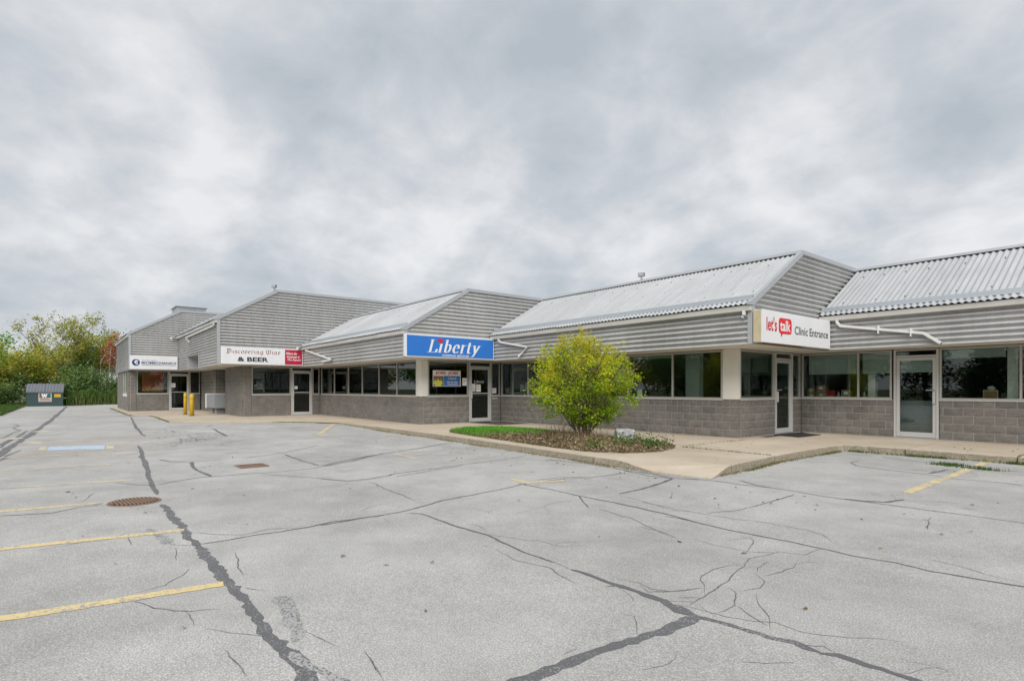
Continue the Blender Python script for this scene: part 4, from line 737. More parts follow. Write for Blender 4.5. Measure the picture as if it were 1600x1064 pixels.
# ---- corrugated cladding, roofs and trims
PITCH, AMP = 0.13, 0.038
def rows(z0, z1):
    n = max(2, int(round((z1 - z0) / (PITCH / 8)))); return [z0 + (z1 - z0) * i / n for i in range(n + 1)]
def sheets(u0, u1, width):
    """cut a run into sheets of about the given width"""
    n = max(1, int(round((u1 - u0) / width))); return [(u0 + (u1 - u0) * i / n, u0 + (u1 - u0) * (i + 1) / n, i) for i in range(n)]
def clad_A(x0, x1, y, z0, z1):
    zs = rows(z0, z1)
    for a, b, i in sheets(x0, x1, 3.4):          # each sheet laps the next by a finger's width
        vs = []; off = 0.0025 * (i % 2); dz = rnd.uniform(-0.004, 0.004)
        for z in zs: d = AMP * math.cos(2 * math.pi * (z - ZS + dz) / PITCH) + off; vs += [(a - (0.03 if i else 0), y - d, z), ((a + b) / 2, y - d - rnd.uniform(-0.0015, 0.0015), z), (b, y - d, z)]
        MB().add(vs, [(3 * k + j, 3 * k + j + 1, 3 * k + j + 4, 3 * k + j + 3) for k in range(len(zs) - 1) for j in range(2)]).build('siding_sheet', 'siding', mall, smooth=True)
def clad_B(x, yf, y1, z0, z1):
    zs = rows(z0, z1); y0 = yf(z0)
    for a, b, i in sheets(y0, y1, 3.4):
        vs = []; off = 0.0025 * (i % 2); dz = rnd.uniform(-0.004, 0.004)
        for z in zs: d = AMP * math.cos(2 * math.pi * (z - ZS + dz) / PITCH) + off; q = max(a - (0.03 if i else 0), yf(z)); vs += [(x + d, min(q, b), z), (x + d, b, z)]
        MB().add(vs, [(2 * k, 2 * k + 1, 2 * k + 3, 2 * k + 2) for k in range(len(zs) - 1)]).build('siding_sheet', 'siding', mall, smooth=True)
screws = MB()
def unit(x0, x1, ye, yr, ze, zr, ynext, low_cladding=None, scallop=True):
    """one stepped bay: eave cladding, gable cladding, sloped roof sheet, caps, flashing, gutter and soffits"""
    k = (zr - ze) / (yr - ye); zt = ze - 0.17
    if low_cladding: 
        for a in low_cladding: clad_A(*a)
    else: clad_A(x0, x1 - 0.005, ye, ZS, zt)
    clad_B(x1, lambda z: ye if z < ze - 0.05 else ye + (z - ze + 0.05) / k, ynext, ZS, zr - 0.03)
    # gutter board below the scalloped sheet edge
    g = MB(); g.box(x0 + 0.03, x1 + 0.02, ye - 0.11, ye + 0.02, zt, ze - 0.04); g.build('gutter', 'trim', mall, bevel=0.012)
    g = MB(); g.box(x0 + 0.03, x1 - 0.02, ye - 0.02, ye + 0.05, ze - 0.04, ze + 0.025); g.build('eave_gap_shade', 'dark_void', mall)  # near-black strip paints the shade under the scalloped sheet edge
    nrm = Vector((0, -k, 1)).normalized()
    for a, b, i in sheets(x0 + 0.03, x1 - 0.02, 7 * PITCH):
        n = int((b - a) / (PITCH / 8)); vs = []; lift = 0.0025 * (i % 2); e0 = rnd.uniform(-0.012, 0.012); sag = rnd.uniform(-0.004, 0.004)
        for j in range(n + 1):
            x = a - (0.03 if i else 0) + (b - a + (0.03 if i else 0)) * j / n; d = 0.019 * math.cos(2 * math.pi * x / PITCH) + lift
            for (y, z) in ((ye - 0.15 + e0, ze - 0.15 * k + 0.075 + e0 * k), ((ye + yr) / 2, (ze + zr) / 2 + 0.04 + sag), (yr, zr + 0.01)): vs.append((x, y + nrm.y * d, z + nrm.z * d))
        MB().add(vs, [(3 * j + q, 3 * j + 3 + q, 3 * j + 4 + q, 3 * j + 1 + q) for j in range(n) for q in range(2)]).build('roof_sheet', 'roof', mall, smooth=True)
    for y in (ye + 0.5, ye + 1.25, ye + 2.0):
        x = x0 + 0.3 + rnd.random() * 0.2
        while x < x1 - 0.2:
            z = ze + (y - ye) * k + 0.066 - 0.03 * (y - ye) / (yr - ye) + rnd.uniform(-0.005, 0.0); screws.box(x, x + 0.022, y - 0.012, y + 0.012, z - 0.015, z + 0.016); x += PITCH * rnd.choice([4, 4, 5, 6])
    # upright snow flashing just above the eave
    g = MB(); y = ye + 0.02; z = ze + 0.09
    g.prism([(y, z), (y + 0.012, z), (y + 0.075, z + 0.125), (y + 0.063, z + 0.13)], 'x', x0 + 0.03, x1 - 0.02); g.build('snow_flashing', 'flashing', mall)
    g = MB(); g.prism([(y + 0.0, z - 0.02), (y + 0.075, z + 0.03), (y + 0.085, z + 0.17)], 'x', x1 - 0.016, x1 - 0.006); g.build('flashing_end', 'flashing', mall)
    g = MB(); g.box(x0 + 0.03, x1 - 0.03, y + 0.016, y + 0.03, ze + 0.02, z + 0.03); g.build('flashing_gap_shade', 'dark_void', mall)  # near-black strip paints the shade between flashing and sheet troughs
    g = MB(); g.box(x0 + 0.03, x1 - 0.07, yr - 0.082, yr - 0.07, zr - 0.11, zr + 0.02); g.build('ridge_gap_shade', 'dark_void', mall)  # near-black strip paints the sawtooth shade below the ridge cap
    # ridge cap, gable edge trims, corner trim
    g = MB(); g.prism([(yr - 0.10, zr + 0.002), (yr - 0.09, zr + 0.002), (yr - 0.05, zr + 0.065), (yr + 0.2, zr + 0.07), (yr + 0.2, zr + 0.08), (yr - 0.06, zr + 0.08)], 'x', x0 + 0.03, x1 + 0.02); g.build('ridge_cap', 'cap', mall)
    g = MB(); g.prism([(ye - 0.14, ze - 0.04), (ye + 0.02, ze - 0.04), (yr, zr - 0.06), (yr, zr + 0.078), (ye - 0.14, ze + 0.02)], 'x', x1 - 0.06, x1 + 0.045); g.build('gable_trim', 'cap', mall)
    g = MB(); g.box(x1 - 0.06, x1 + 0.045, yr + 0.001, ynext, zr - 0.03, zr + 0.078); g.build('gable_trim', 'cap', mall)
    g = MB(); g.box(x1 - 0.09, x1 + 0.030, ye - 0.030, ye + 0.09, ZS - 0.004, ze - 0.041); g.build('corner_trim', 'cap', mall, bevel=0.006)
    g = MB(); g.box(x0 - 0.5, x1 - 0.065, yr + 0.21, 32, zr - 0.08, zr + 0.02); g.build('flat_roof', 'flashing', mall)
    g = MB(); g.box(x0 + 0.03, x1 - 0.03, ye - 0.028, ye + 0.03, ZS - 0.012, ZS - 0.001); g.build('drip_edge', 'trim', mall)
def soffit(x0, x1, y0, y1): g = MB(); g.box(x0, x1, y0, y1, ZS, ZS + 0.04); return g.build('soffit', 'soffit', mall)
HI, LO = (4.28, 5.71), (3.25, 4.79)
BE, WE, LE, CE, RE = YB - 0.04, YW - OA, YL - OA, YC - OA, YR - OA
unit(-45.75, XB + OB, BE, BE + 2.44, *HI, WE + 3.2)
unit(XB + OB, XW + OB, WE, WE + 2.44, *HI, LE + 7.0, [(XB + OB, XW + OB - 0.005, WE, 2.97, HI[0] - 0.17), (XB + OB, -33.9, WE, ZS, 2.97), (-30.8, XW + OB - 0.005, WE, ZS, 2.97)])
unit(XW + OB, XL + OB, LE, LE + 2.54, *LO, CE + 3.0)
unit(XL + OB, XC + OB, CE, CE + 2.54, *LO, RE + 3.0)
unit(XC + OB, XE + OB, RE, RE + 2.54, *LO, RE + 10)
screws.build('roof_screws', flat('screw_grey', (0.16, 0.16, 0.16), 0.5), mall)['kind'] = 'stuff'
# soffits: eave strip of every bay, then the strip under each sign
soffit(-45.7, XB + OB - 0.02, BE + 0.03, YB + 0.3) if False else None
soffit(XB, XB + OB - 0.02, BE + 0.03, 8.0)
soffit(XB + OB - 0.02, XW + OB - 0.02, WE + 0.55, 8.0); g = MB(); g.box(XB + OB, -33.9, WE + 0.03, WE + 0.55, ZS, ZS + 0.04); g.build('soffit', 'soffit', mall); g = MB(); g.box(-30.8, XW + OB - 0.02, WE + 0.03, WE + 0.55, ZS, ZS + 0.04); g.build('soffit', 'soffit', mall)
soffit(XW - 0.3, XW + OB - 0.02, 8.0, YL + 0.3)
soffit(XW + OB - 0.02, XL + OB - 0.02, LE + 0.03, YL + 0.3); soffit(XL - 0.3, XL + OB - 0.02, YL + 0.3, YC + 0.3)
soffit(XL + OB - 0.02, XC + OB - 0.02, CE + 0.03, YC + 0.3); soffit(XC - 0.3, XC + OB - 0.02, YC + 0.3, YR + 0.3)
soffit(XC + OB - 0.02, XE, RE + 0.03, YR + 0.3)
# notch in the second bay's eave: a short return and a set-back panel
g = MB(); g.box(-33.9, -30.8, WE + 0.5, WE + 0.54, ZS, 2.97); g.box(-33.9, -30.8, WE + 0.02, WE + 0.5, 2.97, 3.0); g.build('notch_panel', 'siding', mall)
g = MB(); g.box(-33.93, -33.86, WE - 0.03, WE + 0.5, ZS - 0.004, 2.97); g.build('notch_return', 'cap', mall); g = MB(); g.box(-30.83, -30.77, WE - 0.03, WE + 0.5, ZS - 0.004, 2.97); g.build('notch_return', 'cap', mall)
# downspouts
def spout(pts, y, clips=()):
    g = MB(); g.tube([(x, y, z) for x, z in pts], 0.047, 4, True, True); o = g.build('downspout', 'spout', mall, bevel=0.004)
    e = MB(); a, b = Vector((pts[-2][0], y, pts[-2][1])), Vector((pts[-1][0], y, pts[-1][1])); d = (b - a).normalized()
    e.tube([b + d * 0.001, b + d * 0.004], 0.036, 4, True, True); e.build('outlet_shade', 'dark_void', o)  # near-black plate paints the shaded mouth on the closed pipe end
    for (x, z) in clips: c_ = MB(); c_.box(x - 0.012, x + 0.012, y - 0.055, y + 0.06, z - 0.10, z + 0.10); c_.build('clip', 'spout', o)
spout([(-6.10, 3.10), (-6.10, 3.02), (-6.02, 2.93), (-4.20, 2.60), (-3.86, 2.34)], RE - 0.075, [(-5.14, 2.76), (-4.45, 2.64)])
spout([(-16.08, 3.09), (-16.08, 3.02), (-15.95, 2.95), (-14.47, 2.70), (-14.95, 2.39)], CE - 0.075)
spout([(-25.95, 3.08), (-25.9, 3.03), (-22.8, 2.48), (-23.85, 2.45)], LE - 0.075)
spout([(-6.72, 3.09), (-6.72, 2.99), (-6.76, 2.94)], CE - 0.085)
spout([(-26.9, 4.08), (-27.1, 4.02), (-33.9, 3.97), (-32.9, 3.66)], WE - 0.085)

# ================================================================== SIGNS
ink = {}
def inkm(name, c, rough=0.45):
    if name not in ink: ink[name] = painted('ink_' + name, c, rough, 0.04, 4)
    return ink[name]
def text_polys(body, bold=0.0, shear=0.0):
    cu = bpy.data.curves.new('lettering', 'FONT'); cu.body = body; cu.size = 1.0; cu.offset = bold; cu.shear = shear; cu.resolution_u = 3
    ob = bpy.data.objects.new('lettering', cu); COL.objects.link(ob)
    bpy.context.view_layer.update()
    me = bpy.data.meshes.new_from_object(ob.evaluated_get(bpy.context.evaluated_depsgraph_get()))
    vs = [tuple(v.co) for v in me.vertices]; fs = [tuple(p.vertices) for p in me.polygons]
    bpy.data.objects.remove(ob); bpy.data.curves.remove(cu); bpy.data.meshes.remove(me); return vs, fs
def nib_polys(text, glyphs, w, ang, shear=0.0, gap=0.0):
    """lettering written with a broad nib: every stroke segment is a parallelogram swept along the nib"""
    nx_, nz_ = w / 2 * math.cos(ang), w / 2 * math.sin(ang); vs, fs = [], []; cx = 0.0; lay = 0
    for ch in text:
        if ch == ' ': cx += 0.55; continue
        strokes, adv = glyphs[ch]
        for st in strokes:
            for (a, b) in zip(st, st[1:]):
                lay = (lay + 1) % 12; h = lay * 0.00025
                q = []
                for (px, pz) in (a, b):
                    for s_ in (-1, 1): q.append((cx + px + s_ * nx_ + shear * (pz + s_ * nz_), pz + s_ * nz_, h))
                n = len(vs); vs += [q[0], q[1], q[3], q[2]]; fs.append((n, n + 1, n + 2, n + 3))
        cx += adv + gap
    return vs, fs
def put_B(polys, x, y0, y1, z0, z1, name, mat, parent, depth=0.0):
    """fit flat lettering into a rectangle on a wall facing +x"""
    vs, fs = polys; xs = [v[0] for v in vs]; zs = [v[1] for v in vs]; sx, sz = (y1 - y0) / (max(xs) - min(xs)), (z1 - z0) / (max(zs) - min(zs))
    mb = MB(); mb.add([(x + v[2] * (1 if v[2] < 0.01 else 0), y0 + (v[0] - min(xs)) * sx, z0 + (v[1] - min(zs)) * sz) for v in vs], fs)
    return mb.build(name, mat, parent)
SER = {'L': ([[(.1, 1.4), (.55, 1.4)], [(.32, 1.4), (.32, .03)], [(.05, 0), (.98, 0)], [(.98, 0), (1.02, .36)]], 1.14),
       'i': ([[(0, .97), (.22, .97)], [(.2, .97), (.2, .03)], [(0, 0), (.42, 0)]], .52),
       'b': ([[(0, 1.45), (.2, 1.45)], [(.2, 1.45), (.2, .05)], [(.2, .75), (.34, .93), (.48, .97), (.66, .85), (.72, .6), (.70, .3), (.58, .07), (.42, 0), (.2, .1)]], .95),
       'e': ([[(.12, .5), (.68, .55), (.64, .82), (.42, 1), (.2, .82), (.12, .5), (.14, .25), (.3, .03), (.5, 0), (.7, .2)]], .86),
       'r': ([[(0, .97), (.2, .97)], [(.2, .97), (.2, .03)], [(0, 0), (.42, 0)], [(.2, .7), (.36, .94), (.6, .92)]], .70),
       't': ([[(.2, 1.3), (.2, .2), (.33, 0), (.52, .1)], [(0, .97), (.5, .97)]], .60),
       'y': ([[(0, .97), (.35, .97)], [(.18, .97), (.42, .08)], [(.78, .97), (.42, .05), (.22, -.36), (.02, -.36)], [(.6, .97), (.95, .97)]], .95)}
GOT = {'i': ([[(0, .8), (.15, .95), (.15, .15), (.3, .05), (.4, .2)], [(.1, 1.22), (.2, 1.32)]], .5), 'n': ([[(0, .8), (.15, .95), (.15, .05), (.25, 0)], [(.15, .8), (.45, .98), (.55, .85), (.55, .12), (.68, .02), (.78, .15)]], .9),
       'e': ([[(.1, .5), (.5, .62), (.5, .85), (.3, 1), (.1, .85), (.1, .15), (.3, 0), (.55, .15)]], .7), 'r': ([[(0, .8), (.15, .95), (.15, .05), (.28, 0)], [(.15, .8), (.4, 1), (.52, .85)]], .64),
       'v': ([[(0, .9), (.12, 1), (.12, .2), (.35, 0), (.58, .2), (.58, .85), (.4, 1)]], .8), 'o': ([[(.35, 1), (.1, .8), (.1, .2), (.35, 0), (.6, .2), (.6, .8), (.35, 1)]], .8),
       'c': ([[(.5, .85), (.35, 1), (.1, .8), (.1, .2), (.3, 0), (.55, .15)]], .66), 's': ([[(.5, .85), (.35, 1), (.1, .85), (.1, .62), (.5, .38), (.5, .15), (.28, 0), (.05, .12)]], .68),
       'g': ([[(.58, .95), (.35, 1), (.1, .8), (.1, .25), (.35, .08), (.58, .2)], [(.58, 1), (.58, -.2), (.35, -.38), (.1, -.25)]], .82),
       'D': ([[(0, 1.3), (.2, 1.42), (.7, 1.4), (1.05, 1.15), (1.05, .3), (.7, 0), (.2, 0), (0, .15)], [(.3, 1.4), (.3, .05)], [(.6, 1.35), (.6, .1)]], 1.35),
       'W': ([[(0, 1.3), (.15, 1.42), (.15, .25), (.4, 0), (.62, .2), (.62, 1.3), (.5, 1.42)], [(.62, .2), (.85, 0), (1.12, .25), (1.12, 1.2), (.95, 1.42)]], 1.45)}
def cabinet(s, x0, x1, y0, y1, z0, z1, mat='sign_frame', face='white_face', rim=0.03):
    g = MB(); g.box(x0, x1, y0, y1, z0, z1); g.build('cabinet', mat, s, bevel=0.012)
    g = MB(); g.box(x1 + 0.001, x1 + 0.006, y0 + rim, y1 - rim, z0 + rim, z1 - rim); g.build('face', face, s)
# clinic sign
s = empty('wall_sign', (-6.4, 14.2, 2.3), 'white lightbox sign with red speech bubble reading Clinic Entrance, above the clinic corner', 'sign')
xF = -6.29; cabinet(s, -6.525, xF, 12.42, 16.02, 2.335, 3.09, rim=0.004)
g = MB(); g.box(-6.52, xF - 0.05, 12.405, 12.418, 2.36, 3.08); g.build('end_panel', 'sign_side', s); g = MB(); g.box(-6.5, xF - 0.02, 12.44, 14.6, 2.325, 2.334); g.build('rusty_edge', 'rustm', s)
put_B(text_polys("let's", 0.022), xF + 0.009, 12.55, 13.05, 2.61, 2.94, 'lettering', inkm('red', (0.55, 0.02, 0.03)), s)
bub = []
for cx, cz, a0 in ((13.70, 2.86, 0), (13.23, 2.86, 90), (13.23, 2.67, 180), (13.70, 2.67, 270)):
    if a0 == 270: bub += [(13.24, 2.577), (13.25, 2.49), (13.34, 2.577)]
    for k in range(0, 91, 18): bub.append((cx + 0.09 * math.cos(rad(a0 + k)), cz + 0.09 * math.sin(rad(a0 + k))))
g = MB(); g.prism(bub, 'x', xF + 0.007, xF + 0.009); g.build('speech_bubble', inkm('bubble_red', (0.62, 0.012, 0.02)), s)
put_B(text_polys('talk', 0.022), xF + 0.011, 13.20, 13.73, 2.64, 2.90, 'lettering', inkm('white', (0.75, 0.75, 0.75)), s)
put_B(text_polys('Clinic', 0.014), xF + 0.009, 13.95, 14.67, 2.60, 2.805, 'lettering', inkm('charcoal', (0.06, 0.06, 0.07)), s); put_B(text_polys('Entrance', 0.014), xF + 0.009, 14.77, 15.88, 2.60, 2.80, 'lettering', inkm('charcoal', (0.06, 0.06, 0.07)), s)
# blue staffing sign
s = empty('wall_sign', (-16.5, 10.6, 2.3), 'blue lightbox sign with white serif lettering Liberty Staffing Services', 'sign')
xF = -16.43; cabinet(s, -16.565, xF, 8.80, 12.42, 2.325, 3.09, face='sign_blue', rim=0.04)
g = MB(); g.box(-16.55, xF - 0.01, 8.785, 8.798, 2.35, 3.07); g.build('end_panel', 'sign_frame', s)
put_B(nib_polys('Liberty', SER, 0.25, rad(12), 0.24, 0.06), xF + 0.009, 9.56, 11.86, 2.40, 2.96, 'lettering', inkm('white', (0.75, 0.75, 0.75)), s)
put_B(text_polys('STAFFING SERVICES', 0.02), xF + 0.009, 10.19, 11.30, 2.385, 2.455, 'lettering', inkm('white', (0.75, 0.75, 0.75)), s)
ml = [(0, 1), (.16, .66), (.34, .74), (.28, .34), (.56, .56), (.62, .38), (.95, .42), (.80, .12), (.92, 0), (.42, -.36), (.46, -.56), (.06, -.50), (.06, -.9)]
ml = ml + [(-x, z) for x, z in ml[::-1][:-1]]
g = MB(); g.prism([(10.125 + 0.125 * a, 2.905 + 0.115 * b) for a, b in ml], 'x', xF + 0.012, xF + 0.014); g.build('maple_leaf', inkm('bubble_red', (0.62, 0.012, 0.02)), s)
# wine and beer sign
s = empty('wall_sign', (-26.5, 7.1, 2.3), 'white panel sign Discovering Wine and Beer with a red square at its right', 'sign')
xF = -26.53; cabinet(s, -26.575, xF, 5.36, 8.84, 2.34, 3.09, rim=0.012)
put_B(nib_polys('Discovering Wine', GOT, 0.19, rad(40), 0.0, 0.05), xF + 0.009, 5.56, 7.82, 2.76, 3.02, 'lettering', inkm('wine', (0.23, 0.012, 0.03)), s)
put_B(text_polys('& BEER', 0.035), xF + 0.009, 6.02, 7.30, 2.47, 2.67, 'lettering', inkm('black', (0.012, 0.014, 0.02)), s)
g = MB(); g.box(xF + 0.007, xF + 0.012, 8.02, 8.80, 2.385, 3.065); g.build('red_panel', 'sign_red', s)
for i, (w_, y0, y1) in enumerate((('Where the', 8.07, 8.56), ('Customer is', 8.10, 8.68), ('The Expert', 8.13, 8.74))):
    put_B(text_polys(w_, 0.02, 0.35), xF + 0.015, y0, y1, 2.84 - 0.15 * i, 2.95 - 0.15 * i, 'lettering', inkm('white', (0.75, 0.75, 0.75)), s)
# biomechanics sign
s = empty('wall_sign', (-36.95, 4.1, 2.3), 'white panel sign Applied Biomechanics with a round navy emblem', 'sign')
xF = -36.93; cabinet(s, -36.975, xF, 2.95, 5.22, 2.34, 3.09, rim=0.012)
navy = inkm('navy', (0.022, 0.045, 0.16))
g = MB(); n = 28; g.prism([(3.23 + 0.185 * math.cos(2 * math.pi * k / n), 2.72 + 0.185 * math.sin(2 * math.pi * k / n)) for k in range(n)], 'x', xF + 0.007, xF + 0.010); g.build('emblem', navy, s)
g = MB(); g.prism([(3.24, 2.86), (3.33, 2.80), (3.30, 2.72), (3.33, 2.64), (3.26, 2.60), (3.17, 2.70), (3.15, 2.76)], 'x', xF + 0.010, xF + 0.012); g.build('emblem_swoosh', inkm('white', (0.75, 0.75, 0.75)), s)
g = MB(); g.prism([(3.26, 2.76), (3.31, 2.72), (3.26, 2.67), (3.22, 2.715)], 'x', xF + 0.012, xF + 0.014); g.build('emblem_swoosh', navy, s)
put_B(text_polys('APPLIED'), xF + 0.009, 3.50, 4.18, 2.81, 2.875, 'lettering', inkm('slate', (0.20, 0.22, 0.27)), s)
put_B(text_polys('BIOMECHANICS', 0.03), xF + 0.009, 3.49, 5.16, 2.645, 2.78, 'lettering', navy, s)
g = MB()
y = 3.5
while y < 5.1: w_ = rnd.uniform(0.03, 0.09); g.box(xF + 0.0065, xF + 0.008, y, y + w_, 2.575, 2.603); y += w_ + 0.015
g.build('fine_print_line', inkm('black', (0.012, 0.014, 0.02)), s)

# ================================================================== POSTERS AND NOTICES
WHITEP = inkm('paper', (0.82, 0.82, 0.80), 0.8)
p = empty('poster', (XL + 0.0, 11.15, 1.36), 'jobs poster with red lettering, hi-vis workers and a blue panel in the shop window', 'poster')
x = XL - 0.03
g = MB(); g.box(x - 0.006, x, 10.54, 11.75, 1.36, 1.95); g.build('sheet', inkm('poster_white', (0.86, 0.83, 0.81), 0.5), p)
g = MB(); g.box(x + 0.001, x + 0.003, 11.0, 11.72, 1.375, 1.75); g.build('blue_panel', inkm('poster_blue', (0.05, 0.19, 0.50)), p)
[put_B(text_polys('JOBS', 0.03), x + 0.003, a, b, 1.785, 1.905, 'lettering', inkm('red', (0.55, 0.02, 0.03)), p) for a, b in ((10.65, 11.09), (11.19, 11.64))]
put_B(nib_polys('Liberty', SER, 0.25, rad(12), 0.24, 0.06), x + 0.005, 11.18, 11.58, 1.59, 1.72, 'lettering', inkm('white', (0.75, 0.75, 0.75)), p)
g = MB()
for (a, b) in ((11.14, 11.27), (11.31, 11.42), (11.46, 11.60)): g.box(x + 0.003, x + 0.005, a, b, 1.50, 1.535)
g.box(x + 0.003, x + 0.005, 11.16, 11.62, 1.42, 1.445); g.build('fine_print_line', inkm('white', (0.75, 0.75, 0.75)), p)
g = MB(); g.box(x + 0.001, x + 0.003, 10.56, 10.99, 1.375, 1.74); g.build('photo_panel', inkm('photo_brown', (0.20, 0.13, 0.10)), p)
g = MB()
for i, (cy, cz) in enumerate(((10.64, 1.50), (10.76, 1.54), (10.88, 1.50), (10.70, 1.44), (10.83, 1.43))): g.prism([(cy - .07, cz - .06), (cy + .07, cz - .06), (cy + .055, cz + .05), (cy, cz + .08), (cy - .055, cz + .05)], 'x', x + 0.0035 + 0.0004 * i, x + 0.0037 + 0.0004 * i)
g.build('hi_vis_vests', inkm('hivis', (0.66, 0.70, 0.08)), p)
g = MB()
for cy, cz in ((10.64, 1.62), (10.76, 1.66), (10.88, 1.63)): g.prism([(cy + 0.035 * math.cos(k * 0.7), cz + 0.04 * math.sin(k * 0.7)) for k in range(9)], 'x', x + 0.0056, x + 0.0058)
g.build('faces', inkm('skin', (0.42, 0.26, 0.18)), p)
def notice(y0, y1, z0, z1, label, lines=3, xx=XL - 0.03, face='B'):
    n_ = empty('paper_notice', (xx, (y0 + y1) / 2, z0), label, 'notice', 'paper notices on the shop doors')
    g = MB(); g.box(xx - 0.002, xx, y0, y1, z0, z1); g.build('sheet', WHITEP, n_)
    g = MB(); h = (z1 - z0) / (lines + 2)
    for i in range(lines): g.box(xx + 0.0005, xx + 0.0015, y0 + 0.03, y1 - 0.03 - 0.05 * (i % 2), z1 - h * (i + 1.4), z1 - h * (i + 1.4) + h * 0.35)
    g.build('print', inkm('print_grey', (0.25, 0.25, 0.27)), n_)
notice(11.83, 12.03, 1.39, 1.68, 'paper notice right of the jobs poster in the window', 2)
notice(12.24, 12.43, 1.16, 1.46, 'left of the two papers on the staffing office door', 4)
notice(12.47, 12.68, 1.16, 1.44, 'right of the two papers on the staffing office door', 3)
notice(13.20, 13.44, 1.10, 1.30, 'small paper in the sidelight right of the staffing door', 2)
notice(8.80, 8.95, 1.27, 1.40, 'paper card on the wine shop door', 2, XW - 0.03); notice(5.06, 5.26, 1.35, 1.60, 'white notice on the door beside the yellow bollards', 3, XB - 0.03)
d = tag(put_B(nib_polys('Liberty', SER, 0.25, rad(12), 0.24, 0.06), XL - 0.028, 12.34, 12.86, 1.47, 1.61, 'door_decal', inkm('decal_white', (0.6, 0.6, 0.6)), None), 'white Liberty lettering on the staffing office door glass', 'decal')
m = empty('mail_slot', (XL, 13.34, 0.87), 'small white mail slot in the block wall right of the staffing door', 'mail slot')
g = MB(); g.box(XL + 0.004, XL + 0.018, 13.22, 13.46, 0.865, 0.925); g.build('plate', 'spout', m, bevel=0.004); g = MB(); g.box(XL + 0.018, XL + 0.022, 13.25, 13.43, 0.88, 0.91); g.build('flap', 'alu', m)
# poster wall in the first shop: red banner with round yellow badges
p = empty('window_banner', (XB - 0.05, 4.1, 1.0), 'orange red window banner with a row of round yellow badges', 'banner')
g = MB(); g.box(XB - 0.09, XB - 0.085, 3.62, 4.66, 1.12, 2.22); g.build('sheet', painted('banner_red', (0.42, 0.075, 0.03), 0.6, 0.35, 2.0), p)
g = MB(); g.box(XB - 0.083, XB - 0.080, 4.15, 4.70, 2.05, 2.26); g.build('ribbon', inkm('bubble_red', (0.62, 0.012, 0.02)), p)
for i in range(5):
    cy = 3.76 + 0.19 * i; g = MB(); g.tube([(XB - 0.082, cy, 1.22), (XB - 0.079, cy, 1.22)], 0.085, 14); b_ = g.build('badge', inkm('badge_yellow', (0.75, 0.45, 0.05)), p)
    g = MB(); g.tube([(XB - 0.0785, cy, 1.22), (XB - 0.0775, cy, 1.22)], 0.05, 12); g.build('badge_centre', inkm('badge_brown', (0.12, 0.04, 0.02)), b_)

# ================================================================== THINGS ON THE BUILDING
def floodlight(loc, label, yaw):
    f = empty('floodlight', loc, label, 'floodlight', 'floodlights on the roof', yaw); f.scale = (0.62, 0.62, 0.62)
    def loc_box(nm, a, mat, bev=0.01):
        mb = MB(); mb.box(*a); me_o = mb.build(nm, mat, None, bevel=bev); me_o.parent = f; return me_o
    loc_box('base', (-0.05, 0.05, -0.05, 0.05, -0.10, 0.05), 'flashing'); loc_box('arm', (-0.02, 0.02, -0.02, 0.02, 0.04, 0.14), 'flashing', 0)
    h = loc_box('housing', (-0.17, 0.17, -0.09, 0.07, 0.10, 0.30), flat('lamp_grey', (0.15, 0.15, 0.155), 0.4)); l = loc_box('lens', (-0.14, 0.14, -0.098, -0.091, 0.12, 0.28), flat('lamp_lens', (0.35, 0.36, 0.36), 0.15), 0)
    l.parent = h
floodlight((-26.75, 7.62, 5.83), 'small grey floodlight on the ridge above the wine shop sign', rad(35))
floodlight((-11.73, 15.0, 4.93), 'small grey floodlight on the ridge behind the bush', rad(20))
def eave_lamp(loc, label):
    f = empty('wall_lamp', loc, label, 'lamp', 'small lamps at the inner eave corners'); x, y, z = loc
    g = MB(); g.box(x - 0.05, x + 0.05, y - 0.06, y + 0.03, z - 0.05, z + 0.06); g.build('housing', 'flashing', f, bevel=0.01)
    g = MB(); g.tube([(x + 0.03, y - 0.04, z), (x + 0.16, y - 0.14, z - 0.03)], [0.035, 0.06], 10); g.build('head', 'spout', f)
eave_lamp((-36.85, WE - 0.25, 4.16), 'small lamp at the inner corner above the biomechanics sign'); eave_lamp((-26.48, LE - 0.2, 3.16), 'small lamp beside the red panel of the wine sign')
f = empty('rooftop_unit', (-38.0, 5.9, 5.73), 'grey louvred ventilation unit on the roof of the farthest shop', 'ventilation unit')
g = MB(); g.box(-39.2, -37.35, 5.25, 6.75, 5.73, 6.03); g.build('housing', 'flashing', f, bevel=0.02)
g = MB(); g.box(-39.3, -37.28, 5.17, 6.83, 6.03, 6.08); g.build('lid', 'cap', f, bevel=0.01)
for i in range(4): g = MB(); g.box(-37.349, -37.33, 5.4, 6.6, 5.79 + 0.06 * i, 5.82 + 0.06 * i); g.build('louvre', 'cap', f)
# condenser in the recess
f = empty('air_conditioner', (-32.0, 6.4, 0), 'grey air conditioner cabinet with white end panel in the recess behind the bollards', 'air conditioner')
g = MB(); g.box(-32.85, -30.98, 5.95, 6.85, 0.30, 0.97); g.build('cabinet', flat('ac_grey', (0.27, 0.29, 0.305), 0.45), f, bevel=0.02)
g = MB(); g.box(-33.08, -32.86, 5.93, 6.87, 0.26, 1.02); g.build('end_panel', 'spout', f, bevel=0.03)
for i in range(2): g = MB(); g.box(-32.6 + 0.95 * i, -32.2 + 0.95 * i, 6.1, 6.6, 0.0, 0.30); g.build('foot', flat('ac_foot', (0.30, 0.30, 0.30), 0.8), f, bevel=0.01)
g = MB(); g.tube([(-32.5, 6.86, 0.5), (-32.5, 7.3, 0.5), (-32.5, 7.45, 1.2)], 0.03, 8); g.build('pipe', 'flashing', f)

